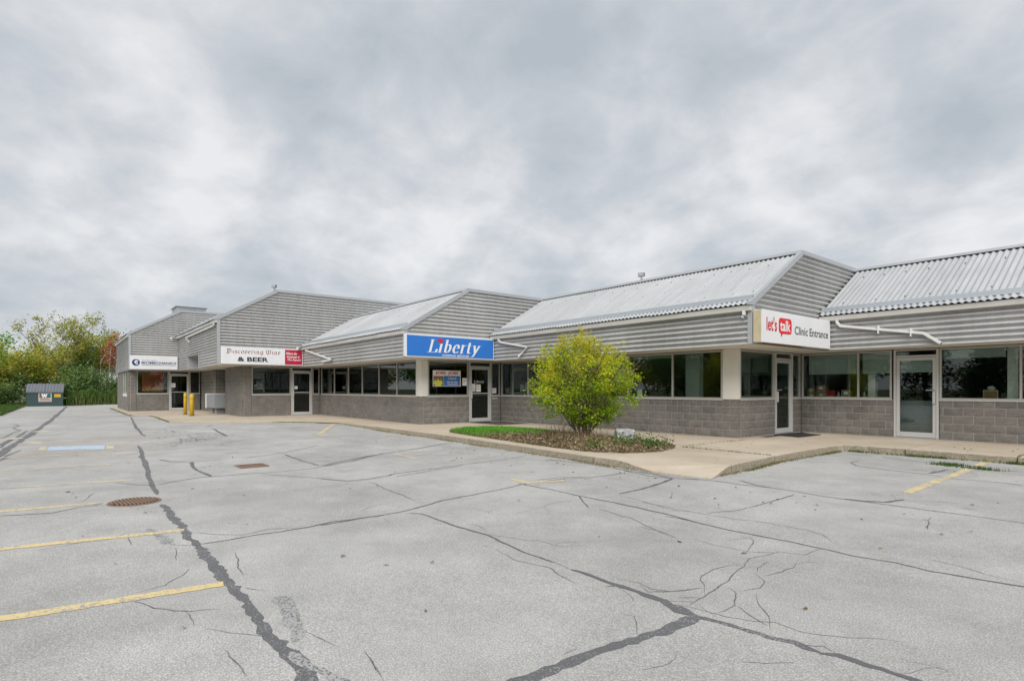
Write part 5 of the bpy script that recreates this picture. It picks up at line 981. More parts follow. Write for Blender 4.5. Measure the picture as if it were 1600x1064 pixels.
# ================================================================== THINGS ON THE LOT
YB_ = paint('bollard_yellow', (0.62, 0.40, 0.02), 0.66, 18)
for (x, y, r, h, lb, tl) in ((-31.5, 4.78, 0.075, 1.06, 'thin yellow bollard nearer the shop door, left of the pair', 0.02), (-29.85, 4.80, 0.095, 1.02, 'thicker yellow bollard with a dark band, right of the pair', -0.01)):
    b = empty('bollard', (x, y, 0), lb, 'bollard', 'yellow bollards by the entrance')
    g = MB(); g.lathe(x, y, [(r, -0.05), (r, h - 0.05), (r * 0.93, h - 0.02), (r * 0.7, h), (0.005, h + 0.008)], 18); g.build('post', YB_, b, smooth=True)
    g = MB(); g.lathe(x, y, [(r + 0.002, h - 0.22), (r + 0.006, h - 0.215), (r + 0.006, h - 0.195), (r + 0.002, h - 0.19)], 18); g.build('band', flat('band_dark', (0.16, 0.11, 0.02), 0.7), b)
    g = MB(); g.lathe(x, y, [(r + 0.05, -0.01), (r + 0.045, 0.012), (r + 0.01, 0.03)], 18); g.build('base_collar', flat('collar_grey', (0.10, 0.09, 0.07), 0.9), b)
    b.rotation_euler = (0, tl, 0)
# round storm drain
RUST = painted('rusty_iron', (0.215, 0.135, 0.095), 0.75, 0.30, 7)
mc = empty('manhole_cover', (-8.42, 0.72, lz(-8.42, 0.72)), 'round rusty cast-iron storm drain cover with slanted slots', 'manhole cover')
cx, cy, cz = -8.42, 0.72, lz(-8.42, 0.72); R_ = 0.255
g = MB(); n = 32
ring = [(R_ + 0.035, 0.001), (R_ + 0.03, 0.008), (R_ + 0.005, 0.008), (R_, 0.006), (R_, -0.02)]
vs = [(cx + r * math.cos(2 * math.pi * k / n), cy + r * math.sin(2 * math.pi * k / n), cz + z) for r, z in ring for k in range(n)]
g.add(vs, [(i * n + k, i * n + (k + 1) % n, (i + 1) * n + (k + 1) % n, (i + 1) * n + k) for i in range(4) for k in range(n)]); g.build('rim', RUST, mc)
g = MB(); g.lathe(cx, cy, [(R_, cz + 0.003), (0.01, cz + 0.0045)], n); g.build('sump_shade', 'dark_void', mc)  # flat near-black disc stands in for the shaded pit under the bars
for i in range(13):
    o_ = -R_ + (i + 0.5) * 2 * R_ / 13; hl = math.sqrt(max(0, (R_ - 0.01) ** 2 - o_ ** 2)); d = Vector((0.995, 0.10)); nn = Vector((-d.y, d.x))
    c = Vector((cx, cy)) + nn * o_; q = [c - d * hl - nn * 0.010, c + d * hl - nn * 0.010, c + d * hl + nn * 0.010, c - d * hl + nn * 0.010]
    g = MB(); g.prism([(v.x, v.y) for v in q], 'z', cz + 0.0055, cz + 0.020); g.build('bar', RUST, mc)
# rectangular catch basin
cb = empty('drain_grate', (-10.96, 2.73, lz(-10.96, 2.73)), 'rectangular rusty catch basin grate in the middle of the lot', 'drain grate')
cz = lz(-10.96, 2.73); g = MB()
for a in ((-11.20, -11.16, 2.49, 2.97), (-10.77, -10.73, 2.49, 2.97), (-11.16, -10.77, 2.49, 2.52), (-11.16, -10.77, 2.94, 2.97), (-11.16, -10.77, 2.718, 2.742)): g.box(a[0], a[1], a[2], a[3], cz - 0.01, cz + 0.016)
g.build('frame', RUST, cb); g = MB(); g.box(-11.16, -10.77, 2.52, 2.94, cz + 0.002, cz + 0.0055); g.build('sump_shade', 'dark_void', cb)  # flat near-black sheet stands in for the shaded basin under the grate
for i in range(7): g = MB(); xx = -11.14 + 0.052 * i; g.box(xx, xx + 0.018, 2.522, 2.938, cz + 0.006, cz + 0.012); g.build('bar', RUST, cb)
# doormat
g = MB(); g.prism([(-7.42, 15.25), (-6.66, 15.05), (-6.63, 16.30), (-7.40, 16.42)], 'z', 0.004, 0.018); dm = g.build('doormat', flat('mat_black', (0.012, 0.012, 0.013), 0.95), bevel=0.004); tag(dm, 'black rubber doormat at the clinic entrance door', 'doormat')
# pale rock in the bed
bm = bmesh.new(); bmesh.ops.create_icosphere(bm, subdivisions=3, radius=1)
for v in bm.verts:
    n_ = v.co.copy(); v.co = Vector((max(-0.72, min(0.72, n_.x)), max(-0.7, min(0.7, n_.y)), max(-0.66, min(0.66, n_.z))))
    v.co *= 1 + 0.05 * math.sin(7 * n_.x + 3 * n_.z) * math.cos(5 * n_.y + 1); v.co.x *= 0.30; v.co.y *= 0.24; v.co.z *= 0.20
me = bpy.data.meshes.new('boulder'); bm.to_mesh(me); bm.free()
t = NT('pale_rock'); t.col(t.ramp(t.noise(5, 6, 0.7), (0.35, (0.24, 0.25, 0.26)), (0.6, (0.42, 0.42, 0.41)))); t.rough(0.9); t.bump(t.noise(9, 6, 0.7), 0.7, 0.03); me.materials.append(t.m)
o = bpy.data.objects.new('boulder', me); COL.objects.link(o); o.location = (-8.5, 10.25, 0.20); o.rotation_euler = (0.05, 0.03, 0.95); tag(o, 'pale grey boulder in the planting bed beside the bush', 'rock')

# dumpster at the far end
ang = rad(86); dmp = empty('dumpster', (-58.55, -0.97, -0.14), 'dark teal steel dumpster with grey ribbed lid and hauler stickers', 'dumpster', None, ang)
def dpart(mb, nm, mat, par=None, bev=0.0):
    o = mb.build(nm, mat, None, bevel=bev); o.parent = par or dmp; return o
TEAL = painted('dumpster_teal', (0.034, 0.066, 0.068), 0.5, 0.25, 2.5, 0, 0.4)
# local x along the front, local -y is the front (towards the lot)
g = MB(); g.prism([(0.0, 0.06), (1.5, 0.06), (1.5, 1.70), (0.8, 1.74), (0.0, 1.16)], 'x', -1.14, 1.14); body = dpart(g, 'body', TEAL, None, 0.01)
for xx in (-1.18, 1.14): g = MB(); g.box(xx, xx + 0.04, -0.02, 1.45, 0.55, 0.75); dpart(g, 'fork_pocket', TEAL, None, 0.006); g = MB(); g.box(xx - 0.14 if xx < 0 else xx + 0.04, xx if xx < 0 else xx + 0.18, 0.1, 0.2, 0.62, 0.68); dpart(g, 'lift_lug', flat('lug', (0.35, 0.30, 0.25), 0.7))
g = MB(); g.box(-1.15, 1.15, -0.015, 0.0, 0.04, 0.16); dpart(g, 'bottom_rail', TEAL, body); g = MB(); g.box(-1.15, 1.15, -0.02, 0.0, 1.08, 1.18); dpart(g, 'top_rail', TEAL, body)
for k in range(2):
    g = MB(); x0, x1 = (-1.17, -0.01) if k == 0 else (0.01, 1.17); n = 24; vs = []
    for i in range(n + 1):
        x = x0 + (x1 - x0) * i / n; dz = 0.025 * (1 if (i // 2) % 2 else 0); vs += [(x, -0.06, 1.135 + dz), (x, 0.86, 1.80 + dz)]
    g.add(vs, [(2 * i, 2 * i + 2, 2 * i + 3, 2 * i + 1) for i in range(n)]); g.box(x0, x1, -0.06, -0.04, 1.07, 1.14); dpart(g, 'lid', painted('lid_grey', (0.13, 0.135, 0.155), 0.5, 0.15, 3, 0, 0.2))
st = MB(); st.box(-0.40, 0.42, -0.024, -0.0155, 0.36, 1.06); st = dpart(st, 'sticker', inkm('sticker_white', (0.45, 0.47, 0.45)), body)
g = MB(); g.box(-0.34, 0.36, -0.027, -0.0245, 0.68, 1.02); dpart(g, 'sticker_panel', inkm('sticker_green', (0.03, 0.12, 0.07)), body)
g = MB()
for dx in (-0.12, 0.02): g.prism([(dx - 0.10, 1.0), (dx - 0.02, 1.0), (dx + 0.02, 0.86), (dx + 0.06, 1.0), (dx + 0.14, 1.0), (dx + 0.06, 0.72), (dx - 0.02, 0.72)], 'y', -0.030 - 0.001 * (dx > 0), -0.028 - 0.001 * (dx > 0))
dpart(g, 'emblem', inkm('white', (0.75, 0.75, 0.75)), body)
g = MB(); g.box(-0.26, -0.12, -0.0295, -0.028, 0.72, 0.92); dpart(g, 'emblem_stripe', inkm('red', (0.55, 0.02, 0.03)), body)
g = MB()
for i in range(6): g.box(-0.33 + 0.12 * i, -0.24 + 0.12 * i, -0.027, -0.0245, 0.43, 0.52)
g.box(-0.3, 0.3, -0.027, -0.0245, 0.57, 0.63); dpart(g, 'print', inkm('print_red', (0.35, 0.12, 0.10)), body)
g = MB(); g.box(0.58, 0.99, -0.024, -0.0155, 0.72, 0.98); dpart(g, 'warning_sticker', inkm('sticker_yellow', (0.55, 0.36, 0.03)), body)
g = MB(); g.box(-1.10, 1.10, 0.1, 1.4, 0.0, 0.058); dpart(g, 'skid', 'dark_void')

# ================================================================== THINGS BEHIND THE CLINIC WINDOWS
g = MB(); g.box(XC + 0.02, -5.25, YR + 0.205, YR + 0.60, 0.95, 0.995); g.build('window_ledge', 'int_wall', mall); g = MB(); g.box(-4.15, 2, YR + 0.205, YR + 0.60, 0.95, 0.995); g.build('window_ledge', 'int_wall', mall)
CARD = painted('cardboard', (0.30, 0.19, 0.095), 0.8, 0.12, 3)
def carton(x0, x1, y0, y1, z0, z1, label, lab=True):
    c = empty('cardboard_box', ((x0 + x1) / 2, y0, z0), label, 'box', 'cardboard boxes on the clinic window ledge')
    g = MB(); g.box(x0, x1, y0, y1, z0, z1); g.build('carton', CARD, c, bevel=0.006)
    g = MB(); g.box((x0 + x1) / 2 - 0.02, (x0 + x1) / 2 + 0.02, y0 - 0.002, y1 + 0.002, z1 - 0.06, z1 + 0.002); g.build('tape', flat('tape', (0.36, 0.27, 0.16), 0.4), c)
    if lab: g = MB(); w_ = (x1 - x0); g.box(x0 + w_ * 0.3, x1 - w_ * 0.25, y0 - 0.003, y0 - 0.001, z0 + (z1 - z0) * 0.45, z1 - 0.05); g.build('label_sticker', WHITEP, c)
zl = 0.996; y = YR + 0.22
carton(-7.50, -7.27, y, y + 0.25, zl, zl + 0.15, 'lower cardboard box at the left end of the clinic window'); carton(-7.51, -7.29, y + 0.01, y + 0.24, zl + 0.152, zl + 0.30, 'cardboard box with white label on top of another carton')
carton(-7.25, -6.98, y, y + 0.28, zl, zl + 0.17, 'wide cardboard box under the tall carton'); carton(-7.24, -7.0, y + 0.01, y + 0.27, zl + 0.172, zl + 0.38, 'tall upper cardboard box next to the red boxes')
carton(-6.56, -6.33, y, y + 0.2, zl, zl + 0.25, 'single cardboard box with label right of the red boxes')
for i, hh in enumerate((0.06, 0.065, 0.10)):
    z0 = zl + (0, 0.062, 0.129)[i]; o = empty('storage_box', (-6.85, y, z0), ('lowest', 'middle', 'topmost')[i] + ' flat red box of the stack in the clinic window', 'box', 'stack of red boxes')
    g = MB(); g.box(-6.96, -6.73, y, y + 0.24, z0, z0 + hh - 0.015); g.build('tray', inkm('box_red', (0.36, 0.012, 0.02)), o, bevel=0.004); g = MB(); g.box(-6.965, -6.725, y - 0.005, y + 0.245, z0 + hh - 0.0145, z0 + hh); g.build('lid', inkm('box_red2', (0.42, 0.03, 0.04)), o)
def bottle(x, yy, mat, label):
    b = empty('spray_bottle', (x, yy, zl), label, 'bottle', 'spray bottles on the ledge')
    g = MB(); g.lathe(x, yy, [(0.035, zl), (0.037, zl + 0.12), (0.016, zl + 0.17), (0.014, zl + 0.20)], 12); g.build('bottle_body', mat, b, smooth=True)
    g = MB(); g.box(x - 0.05, x + 0.03, yy - 0.012, yy + 0.012, zl + 0.20, zl + 0.245); g.build('trigger_head', inkm('black', (0.012, 0.014, 0.02)), b, bevel=0.005)
bottle(-6.66, y + 0.08, inkm('bottle_clear', (0.35, 0.38, 0.40)), 'clear spray bottle between the red boxes and a carton'); bottle(-5.99, y + 0.08, inkm('bottle_green', (0.40, 0.46, 0.10)), 'yellow green spray bottle right of the window mullion')
pf = empty('picture_frame', (-3.25, y, zl), 'brown cork board in a pale frame on the right window ledge', 'board')
g = MB(); g.box(-3.38, -3.10, y, y + 0.02, zl, zl + 0.25); g.build('frame', flat('pale_wood', (0.42, 0.36, 0.26), 0.6), pf); g = MB(); g.box(-3.36, -3.12, y - 0.003, y - 0.001, zl + 0.02, zl + 0.225); g.build('cork', painted('cork', (0.28, 0.16, 0.06), 0.9, 0.2, 20), pf)
tw = empty('crumpled_cloth', (-3.25, y + 0.1, zl + 0.26), 'crumpled white cloth behind the cork board', 'cloth')
bm = bmesh.new(); bmesh.ops.create_icosphere(bm, subdivisions=3, radius=0.075)
for v in bm.verts: v.co *= 1 + 0.22 * math.sin(60 * v.co.x) * math.cos(70 * v.co.z + 3) + 0.1 * math.sin(90 * v.co.y); v.co.z *= 0.8
me = bpy.data.meshes.new('cloth'); bm.to_mesh(me); bm.free(); me.materials.append(inkm('cloth_white', (0.6, 0.62, 0.62))); o = bpy.data.objects.new('cloth', me); COL.objects.link(o); o.parent = tw; o.location = (0, 0.02, 0.03)
g = MB(); g.box(-3.36, -3.14, y + 0.03, y + 0.22, zl, zl + 0.235); g.build('tissue_box', inkm('tissue_box', (0.16, 0.15, 0.14)), tw)
pl = empty('potted_plant', (-2.95, y + 0.2, zl), 'leafy potted plant in a dark pot in the right clinic window', 'plant')
g = MB(); g.lathe(-2.97, y + 0.2, [(0.10, zl), (0.13, zl + 0.17), (0.135, zl + 0.18)], 14); g.build('pot', flat('pot_dark', (0.05, 0.05, 0.06), 0.5), pl, smooth=True)
for k in range(9):
    a = k * 0.75; L = 0.2 + 0.06 * (k % 3); b0 = Vector((-2.97, y + 0.2, zl + 0.17)); d = Vector((math.cos(a), math.sin(a) * 0.6, 0)); tip = b0 + d * L * 0.8 + Vector((0, 0, 0.12 + 0.09 * (k % 3)))
    s_ = Vector((-d.y, d.x, 0)) * 0.05; mid = (b0 + tip) / 2 + Vector((0, 0, 0.05)); g = MB(); g.add([b0, mid + s_, tip, mid - s_, mid + Vector((0, 0, -0.012))], [(0, 4, 1), (1, 4, 2), (2, 4, 3), (3, 4, 0)]); g.build('leaf', inkm('houseplant', (0.05, 0.14, 0.045)), pl)
cardp = MB(); cardp.box(-10.92, -10.74, YC + 0.13, YC + 0.135, 1.03, 1.26); tag(cardp.build('window_card', WHITEP), 'small white card standing in the window right of the bush', 'card')

# ================================================================== VEGETATION
t = NT('bark'); t.col(t.ramp(t.noise(9, 5, 0.7, t.coord('Object', (1, 1, 0.25))), (0.3, (0.055, 0.045, 0.036)), (0.7, (0.14, 0.12, 0.10)))); t.rough(0.95); t.bump(t.noise(14, 4), 0.6, 0.03); M['bark'] = t.m
t = NT('pale_bark'); t.col(t.ramp(t.noise(5, 5, 0.7, t.coord('Object', (1, 1, 0.5))), (0.3, (0.17, 0.155, 0.13)), (0.7, (0.34, 0.32, 0.28)))); t.rough(0.95); M['pale_bark'] = t.m
LM = {'yellow': leafmat('leaves_yellow_green', [(0, (0.135, 0.216, 0.047)), (0.35, (0.284, 0.351, 0.068)), (0.65, (0.513, 0.459, 0.081)), (1, (0.700, 0.513, 0.121))], 0.4),
      'orange': leafmat('leaves_turning', [(0, (0.135, 0.243, 0.041)), (0.4, (0.297, 0.365, 0.047)), (0.7, (0.513, 0.419, 0.054)), (1, (0.648, 0.392, 0.068))], 0.4),
      'green': leafmat('leaves_green', [(0, (0.081, 0.189, 0.041)), (0.5, (0.162, 0.297, 0.054)), (1, (0.351, 0.432, 0.095))], 0.35),
      'bright': leafmat('leaves_bright_green', [(0, (0.095, 0.270, 0.034)), (0.5, (0.189, 0.446, 0.054)), (1, (0.365, 0.540, 0.081))], 0.4),
      'dark': leafmat('leaves_dark_green', [(0, (0.068, 0.135, 0.041)), (0.6, (0.149, 0.243, 0.068)), (1, (0.297, 0.338, 0.108))], 0.35),
      'red': leafmat('leaves_russet', [(0, (0.297, 0.108, 0.068)), (0.5, (0.540, 0.203, 0.121)), (1, (0.621, 0.351, 0.203))], 0.35),
      'needle': leafmat('needles', [(0, (0.012, 0.028, 0.012)), (0.6, (0.025, 0.05, 0.02)), (1, (0.045, 0.075, 0.03))], 0.1)}
def grow(r, H, lean, first, spread, levels, trunk_r):
    """recursive limbs; returns tubes [(pts, radii)] and twig tips"""
    tubes, tips = [], []
    def limb(p, d, L, rad_, lev):
        n = 5 if lev == 0 else 4; pts = [p.copy()]; d = d.copy()
        for i in range(n):
            d = (d + Vector((r.gauss(0, 0.10), r.gauss(0, 0.10), 0.06 + 0.05 * lev))).normalized(); pts.append(pts[-1] + d * (L / n))
        rr = [rad_ * (1 - 0.65 * i / n) for i in range(n + 1)]; tubes.append((pts, rr))
        if lev >= levels:
            tips.extend(pts[2:]); return
        nb = (5, 4, 3, 3)[lev]
        for k in range(nb):
            q = first + (1 - first) * (k + r.random() * 0.8) / nb if lev == 0 else 0.3 + 0.7 * (k + r.random()) / nb
            i = min(n - 1, int(q * n)); b = pts[i].lerp(pts[i + 1], q * n - i); a = k * 2.4 + r.uniform(-0.5, 0.5) + lev
            side = Vector((math.cos(a), math.sin(a), 0)); nd = (d * (1 - spread) + side * spread + Vector((0, 0, 0.15))).normalized()
            limb(b, nd, L * r.uniform(0.48, 0.68), rr[i] * 0.62, lev + 1)
        tips.append(pts[-1])
    limb(Vector((0, 0, -0.1)), Vector((lean[0], lean[1], 1)).normalized(), H * 0.62, trunk_r, 0)
    return tubes, tips
def make_tree(name, seed, H, crown, nleaf, lsize, leaf, bark, label, loc, group=None, first=0.3, spread=0.55, levels=3, tr=0.13, lean=(0, 0), clump=0.35, cat='tree', rz=0.0, low=0.2):
    r = random.Random(seed); root = empty(name, loc, label, cat, group, rz)
    tubes, tips = grow(r, H, lean, first, spread, levels, tr)
    T = np.array([tuple(p) for p in tips]); zmax = T[:, 2].max(); hx = np.abs(T[:, :2]).max()
    sc_ = np.array([crown / hx, crown / hx, H * 0.97 / zmax])
    mb = MB()
    for pts, rr in tubes: mb.tube([(p.x * sc_[0], p.y * sc_[1], p.z * sc_[2]) for p in pts], [max(0.012, q) for q in rr], 6 if rr[0] > 0.04 else 4, False)
    tr_o = mb.build('trunk', bark, None, smooth=True); tr_o.parent = root
    T = T * sc_; T = T[T[:, 2] > H * low]
    idx = NR.integers(0, len(T), nleaf); P = T[idx] + NR.normal(size=(nleaf, 3)) * np.array([clump, clump, clump * 0.7])
    P = P[P[:, 2] > 0.05]
    o = flakes('crown', P, lsize, LM[leaf], None, tilt=0.5, aspect=0.7); o.parent = root; return root
def copy_tree(root, loc, rz, s, label, group=None):
    c = root.copy(); COL.objects.link(c); c.location = loc; c.rotation_euler = (0, 0, rz); c.scale = (s, s, s); c['label'] = label
    if group: c['group'] = group
    for ch in root.children: k = ch.copy(); COL.objects.link(k); k.parent = c
    return c
Z0 = -0.3; GB = 'trees beyond the end of the lot'
big = make_tree('walnut_tree', 21, 9.5, 3.9, 4300, 0.18, 'yellow', 'bark', 'tall loose-crowned yellowing tree rising behind the dumpster', (-72.4, -0.5, Z0), GB, 0.35, 0.62, 3, 0.24, (0.0, 0.05), 0.26, low=0.42)
T2 = make_tree('maple_tree', 5, 5.4, 2.9, 4200, 0.21, 'orange', 'bark', 'broad orange and green maple left of the dumpster', (-65.5, -4.4, Z0), GB, 0.12, 0.6, 3, 0.12, clump=0.5, low=0.05)
T2b = copy_tree(T2, (-68.0, -2.5, Z0), 2.1, 0.98, 'yellowing maple directly behind the dumpster lid', GB)
T3 = make_tree('tall_tree', 9, 8.0, 2.6, 3000, 0.22, 'yellow', 'bark', 'yellow green tree right of the tallest tree', (-75.5, 2.2, Z0), GB, 0.3, 0.5, 3, 0.14, clump=0.5, low=0.3)
T4 = make_tree('leafy_tree', 14, 8.3, 2.1, 2700, 0.21, 'green', 'pale_bark', 'green tree with thin pale trunk beside the end shop', (-78.5, 4.2, Z0), GB, 0.4, 0.42, 3, 0.11, clump=0.5, low=0.35)
T5 = make_tree('russet_tree', 31, 7.6, 1.5, 1500, 0.2, 'red', 'pale_bark', 'russet tree with a slender pale stem next to the end shop wall', (-71.3, 4.0, Z0), GB, 0.45, 0.35, 3, 0.08, clump=0.35, low=0.55)
T6 = make_tree('bare_tree', 33, 10.2, 1.9, 420, 0.12, 'red', 'bark', 'nearly bare purplish tree top above the end shop roof', (-85.3, 5.8, Z0), GB, 0.3, 0.3, 3, 0.09, clump=0.2, low=0.5)
T7 = make_tree('bright_tree', 40, 7.4, 2.3, 4200, 0.24, 'bright', 'bark', 'bright green tree at the left edge of the picture', (-70.5, -6.2, Z0), GB, 0.25, 0.5, 3, 0.13, clump=0.5, low=0.1)
T8 = make_tree('dark_shrub', 44, 3.4, 2.0, 5200, 0.2, 'dark', 'bark', 'dark evergreen shrub mass right behind the dumpster', (-64.5, 0.9, Z0), GB, 0.05, 0.6, 2, 0.08, clump=0.5, cat='shrub', low=0.0)
extra = [(T8, -65.0, -4.0, 0.3, 0.85, 'leafy shrub just left of the dumpster behind the verge'), (T8, -68.0, -7.5, 4.1, 1.1, 'dense leafy shrub behind the verge far left'), (T8, -63.5, -6.2, 1.0, 0.8, 'dark shrub on the verge at the left edge of the picture'), (T4, -73.0, 1.6, 0.5, 0.72, 'slim green tree between the dark shrub and pale stems'), (T4, -77, 2.8, 2.0, 0.8, 'slim green tree with pale stem left of the russet tree'), (T8, -66.5, 2.6, 2.4, 0.55, 'dark low shrub right of the dumpster'), (T8, -67.5, 4.6, 1.1, 0.7, 'dark low shrub below the russet tree'), (T8, -61.8, -3.6, 3.3, 0.55, 'low dark hedge shrub left of the dumpster'),
         (T3, -80, -1.5, 1.2, 0.9, 'yellow green tree farther back behind the tallest tree'), (T3, -84, 1.0, 3.0, 0.8, 'pale yellow tree deep in the background gap'), (T7, -79, -5.0, 0.7, 0.85, 'green tree farther back on the left'), (T4, -86, 4.5, 4.0, 0.8, 'far green tree seen between the pale stems'), (T2, -74, -5.8, 4.0, 0.95, 'second orange maple farther back on the left'), (T8, -71, 2.9, 0.4, 0.65, 'dark shrub at the foot of the pale stems'), (T8, -73, 5.6, 5.0, 0.85, 'dark shrub hard against the end shop wall'), (T2, -77, 1.0, 1.0, 0.9, 'orange tinted tree behind the dark shrub'), (T4, -78, -2.0, 2.0, 0.6, 'slender green tree beneath the tallest tree'), (T4, -82, 3.0, 3.7, 0.6, 'far thin green tree between the trunks')]
for src, x, y, rz, s, lb in extra: copy_tree(src, (x, y, Z0), rz, s, lb, GB)
# pale slender stems
for i, (x, y, h) in enumerate(((-68.8, 3.2, 4.6), (-69.5, 4.5, 5.2), (-70.4, 3.9, 5.6), (-68.0, 2.3, 3.8), (-71.5, 5.5, 6.0))):
    g = MB(); q = [(x + 0.12 * math.sin(k * 0.9 + i), y + 0.10 * math.cos(k * 0.7 + i), Z0 + h * k / 6) for k in range(7)]; g.tube(q, [0.075 - 0.009 * k for k in range(7)], 6)
    for k in (3, 4, 5): b = Vector(q[k]); g.tube([b, b + Vector((rnd.uniform(-.5, .5), rnd.uniform(-.6, .6), 0.7)), b + Vector((rnd.uniform(-.8, .8), rnd.uniform(-.9, .9), 1.3))], [0.035, 0.022, 0.010], 4)
    st_ = empty('dead_sapling', (x, y, Z0), ('thin pale dead stem', 'forked pale dead stem', 'tall pale dead stem', 'short pale dead stem', 'tallest pale dead stem')[i] + ' among the trees ' + ('right of the dumpster', 'left of the russet tree', 'in the middle of the thicket', 'nearest the dumpster', 'nearest the end shop')[i], 'tree', GB)
    o = g.build('trunk', 'pale_bark', st_, smooth=True)
# tall weeds along the end of the lot
W1 = []; W2 = []
for _ in range(6500):
    q = rnd.random(); x, y = -60.2 + 3.7 * q + 0.2, -2.0 + 5.8 * q; d = abs(rnd.gauss(0, 1.6)) + 0.25; W1.append((x - d, y + rnd.uniform(-0.3, 0.3), -0.3))
for _ in range(9000):
    q = rnd.random(); x, y = -60.2 + 3.7 * q, -2.0 + 5.8 * q; d = abs(rnd.gauss(0, 1.8)) + 0.3; hgt = rnd.uniform(0.1, 1.5) * (0.7 + 0.3 * math.sin(y * 4)); W2.append((x - d, y + rnd.uniform(-0.4, 0.4), -0.25 + hgt))
tag(blades('dry_weeds', W1[:2600], 0.4, 1.3, 0.045, 'dry_grass'), 'dry brown weed stalks behind the far edge of the lot', 'weeds', kind='stuff')
tag(blades('tall_weeds', W1[2600:], 0.4, 1.5, 0.05, 'weed'), 'tall dry weeds and grass behind the far edge of the lot', 'weeds', kind='stuff')
tag(flakes('weed_foliage', W2, 0.16, 'weed', tilt=0.9), 'leafy green weeds behind the far edge of the lot', 'weeds', kind='stuff')
V = []
for _ in range(9000):
    x = rnd.uniform(-60.5, -39); y = -2.35 - abs(rnd.gauss(0, 0.9)); V.append((x, y, -0.12))
tag(blades('verge_grass', V, 0.06, 0.22, 0.035, 'weed'), 'green grass on the verge at the left edge of the lot', 'grass', kind='stuff')
# trees on the far side of the lot, behind the camera: the shop windows mirror them
GR = 'trees across the lot mirrored in the shop windows'
sp = empty('spruce_tree', (-16, -27, Z0), 'tall dark spruce across the lot mirrored in the clinic window', 'tree', GR)
g = MB(); g.tube([(-16, -27, Z0), (-16, -27, 5), (-16, -27, 11)], [0.22, 0.14, 0.03], 8, False); g.build('trunk', 'bark', sp)
n = 7000; q = NR.random(n) ** 0.7; rr = (1 - q) * 3.0 * (0.55 + 0.45 * np.abs(np.sin(q * 60))) * np.sqrt(NR.random(n)); aa = NR.uniform(0, 6.283, n)
flakes('crown', np.stack([-16 + rr * np.cos(aa), -27 + rr * np.sin(aa), 0.5 + q * 10.5 - 0.25 * rr], 1), 0.4, LM['needle'], sp, tilt=0.4, aspect=0.35)
kinds = {T7: 'bright green tree', T2: 'turning maple', T8: 'dark shrub', T4: 'slim green tree', T3: 'yellow green tree'}
order = ('leftmost', 'second', 'third', 'fourth', 'fifth', 'sixth', 'seventh', 'eighth', 'ninth', 'tenth', 'eleventh', 'twelfth', 'thirteenth', 'fourteenth', 'fifteenth', 'sixteenth', 'seventeenth', 'eighteenth')
for i in range(18):
    src = (T7, T4, T8, T7, T2, T7, T8, T4, T7)[i % 9]; x = -62 + 4.6 * i; y = -25 - 2.5 * ((i * 5) % 3)
    copy_tree(src, (x, y, Z0), i * 1.3, (1.2, 1.0, 1.5, 1.3, 1.15, 1.1, 1.6)[i % 7], order[i] + ' of the row across the lot, a ' + kinds[src] + ' seen in reflections', GR)
for i in range(10):
    src = (T7, T4, T7, T2, T8)[i % 5]; copy_tree(src, (-68 - 6.0 * i, -21 - 2 * (i % 3), Z0), i * 0.9, (1.4, 1.2, 1.5)[i % 3], order[i] + ' of the row beyond the verge, a ' + kinds[src] + ' mirrored in the middle windows', 'trees beyond the verge mirrored in the middle windows')
for i in range(9):  # unseen row added so the sign-side windows mirror dark trees, not sky
    src = (T8, T7, T4, T8, T7, T2)[i % 6]; copy_tree(src, (27 + 2 * (i % 3), -14 + 5 * i, Z0), i * 2.1, (1.6, 1.2, 1.1)[i % 3], order[i] + ' of the unseen side row added for dark reflections, a ' + kinds[src], 'unseen trees added right of the lot for the sign-side window reflections')
for i, (x, y) in enumerate(((-1.5, -30), (-22.5, -26), (-11, -26), (-31, -25))):  # unseen; middle two added to keep bright sky specks out of window reflections
    sp2 = sp.copy(); COL.objects.link(sp2); sp2['label'] = ('far right', 'left', 'right', 'far left')[i] + ' unseen dark spruce across the lot mirrored in the clinic windows'; sp2.location = (x, y, Z0)
    for ch in sp.children: k = ch.copy(); COL.objects.link(k); k.parent = sp2

# ------------------------------------------------------------------ the bush in the bed
BX, BY = -9.7, 10.1; bz = bed_z(BX, BY)
bush = empty('flowering_bush', (BX, BY, bz), 'big rounded yellow-green bush in the planting bed', 'bush')
r = random.Random(3); stems = MB(); tips = []
def twig(p, d, L, rad_, lev):
    pts = [p.copy()]; d = d.copy(); n = 4
    for i in range(n): d = (d + Vector((r.gauss(0, 0.13), r.gauss(0, 0.13), 0.05))).normalized(); pts.append(pts[-1] + d * (L / n))
    stems.tube(pts, [rad_ * (1 - 0.6 * i / n) for i in range(n + 1)], 5 if lev == 0 else 3, False)
    if lev == 2: tips.extend(pts[1:]); return
    for k in range(5 if lev == 0 else 4):
        i = r.randint(1, n); a = r.uniform(0, 6.28); s_ = Vector((math.cos(a), math.sin(a), r.uniform(-0.1, 0.5))); twig(pts[i], (d * 0.55 + s_ * 0.75).normalized(), L * r.uniform(0.4, 0.62), rad_ * 0.55, lev + 1)
    tips.append(pts[-1])
for k in range(20):
    a = k * 2.399; rr_ = 0.12 + 0.75 * ((k % 5) / 4.0); twig(Vector((0.10 * math.cos(a), 0.10 * math.sin(a), -0.03)), Vector((rr_ * math.cos(a), rr_ * math.sin(a), 1)).normalized(), 1.35 + 0.35 * r.random(), 0.020, 0)
T = np.array([tuple(p) for p in tips])
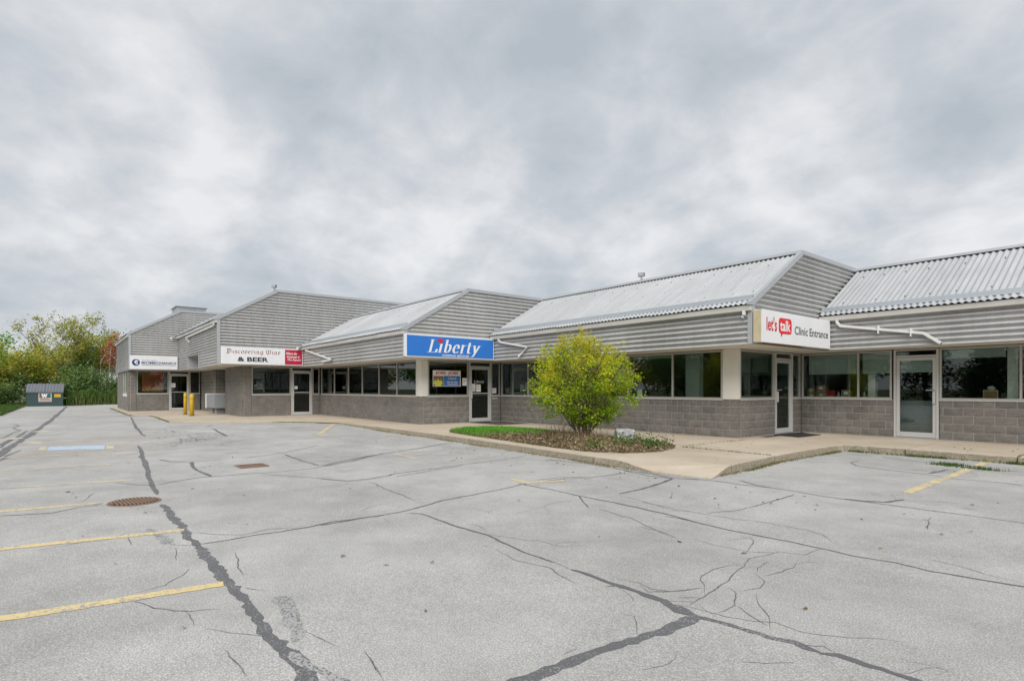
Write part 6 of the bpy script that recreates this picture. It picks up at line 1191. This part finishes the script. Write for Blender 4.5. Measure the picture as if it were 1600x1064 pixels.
# fit the crown: widest a third of the way up, loose shoots above
zc_, R0 = 1.20, 1.24
d = np.sqrt((T[:, 0] / R0) ** 2 + (T[:, 1] / R0) ** 2 + ((T[:, 2] - zc_) / 1.22) ** 2)
T = T[(d < 1.06) & (T[:, 2] > 0.33)]
sh = NR.normal(size=(2600, 3)); sh /= np.linalg.norm(sh, axis=1)[:, None]; rr = NR.uniform(0.50, 1.04, 2600)[:, None] ** 0.7
lob = 1 + 0.17 * np.sin(sh[:, :1] * 5 + 1.0) * np.cos(sh[:, 1:2] * 6) + 0.11 * np.sin(sh[:, 2:] * 8 + sh[:, :1] * 5 - sh[:, 1:2] * 4)
shell = sh * rr * lob * np.array([R0, R0, 1.15]) + np.array([0, 0, zc_]); 
taper = np.clip(0.45 + (shell[:, 2]) / 1.3, 0.5, 1.0) * np.clip(1.12 - 0.35 * np.clip(shell[:, 2] - 1.5, 0, 2), 0.5, 1.0); shell[:, 0] *= taper; shell[:, 1] *= taper; shell = shell[shell[:, 2] > 0.28]
shoots = []
for k in range(95):          # long shoots that stick out of the outline
    a = r.uniform(0, 6.28); e_ = r.choice([r.uniform(-0.45, 0.7), r.uniform(0.5, 1.45)]); dv = Vector((math.cos(a) * math.cos(e_), math.sin(a) * math.cos(e_), math.sin(e_))); b0 = Vector((dv.x * R0 * 0.8, dv.y * R0 * 0.8, zc_ + dv.z * 0.92)); L = r.uniform(0.2, 0.58)
    tip = b0 + dv * L * 0.75 + Vector((0, 0, L * 0.35)); stems.tube([b0 - dv * 0.4, b0, tip], [0.008, 0.006, 0.003], 3, False)
    for q in range(9): shoots.append(tuple(b0.lerp(tip, q / 8)))
cl = np.concatenate([shell[NR.choice(len(shell), 330)], T[NR.choice(len(T), 120)]]); q = cl[NR.integers(0, len(cl), 17000)] + NR.normal(size=(17000, 3)) * np.array([0.074, 0.074, 0.066])
sh_ = np.array(shoots); P = np.concatenate([q, shell[NR.integers(0, len(shell), 1500)] + NR.normal(size=(1500, 3)) * 0.05, sh_[NR.integers(0, len(sh_), 5200)] + NR.normal(size=(5200, 3)) * 0.035]); P = P[P[:, 2] > 0.16]
M['bush'] = leafmat('bush_leaves', [(0.0, (0.15, 0.32, 0.015)), (0.30, (0.30, 0.46, 0.02)), (0.55, (0.54, 0.56, 0.03)), (0.8, (0.70, 0.60, 0.05)), (1.0, (0.74, 0.56, 0.10))], 0.5, (0.2, 2.5, 1.3))
so = stems.build('stems', 'bark', None, smooth=True); so.parent = bush
fo = flakes('foliage', P, 0.055, 'bush', None, tilt=0.5, aspect=0.62); fo.parent = bush
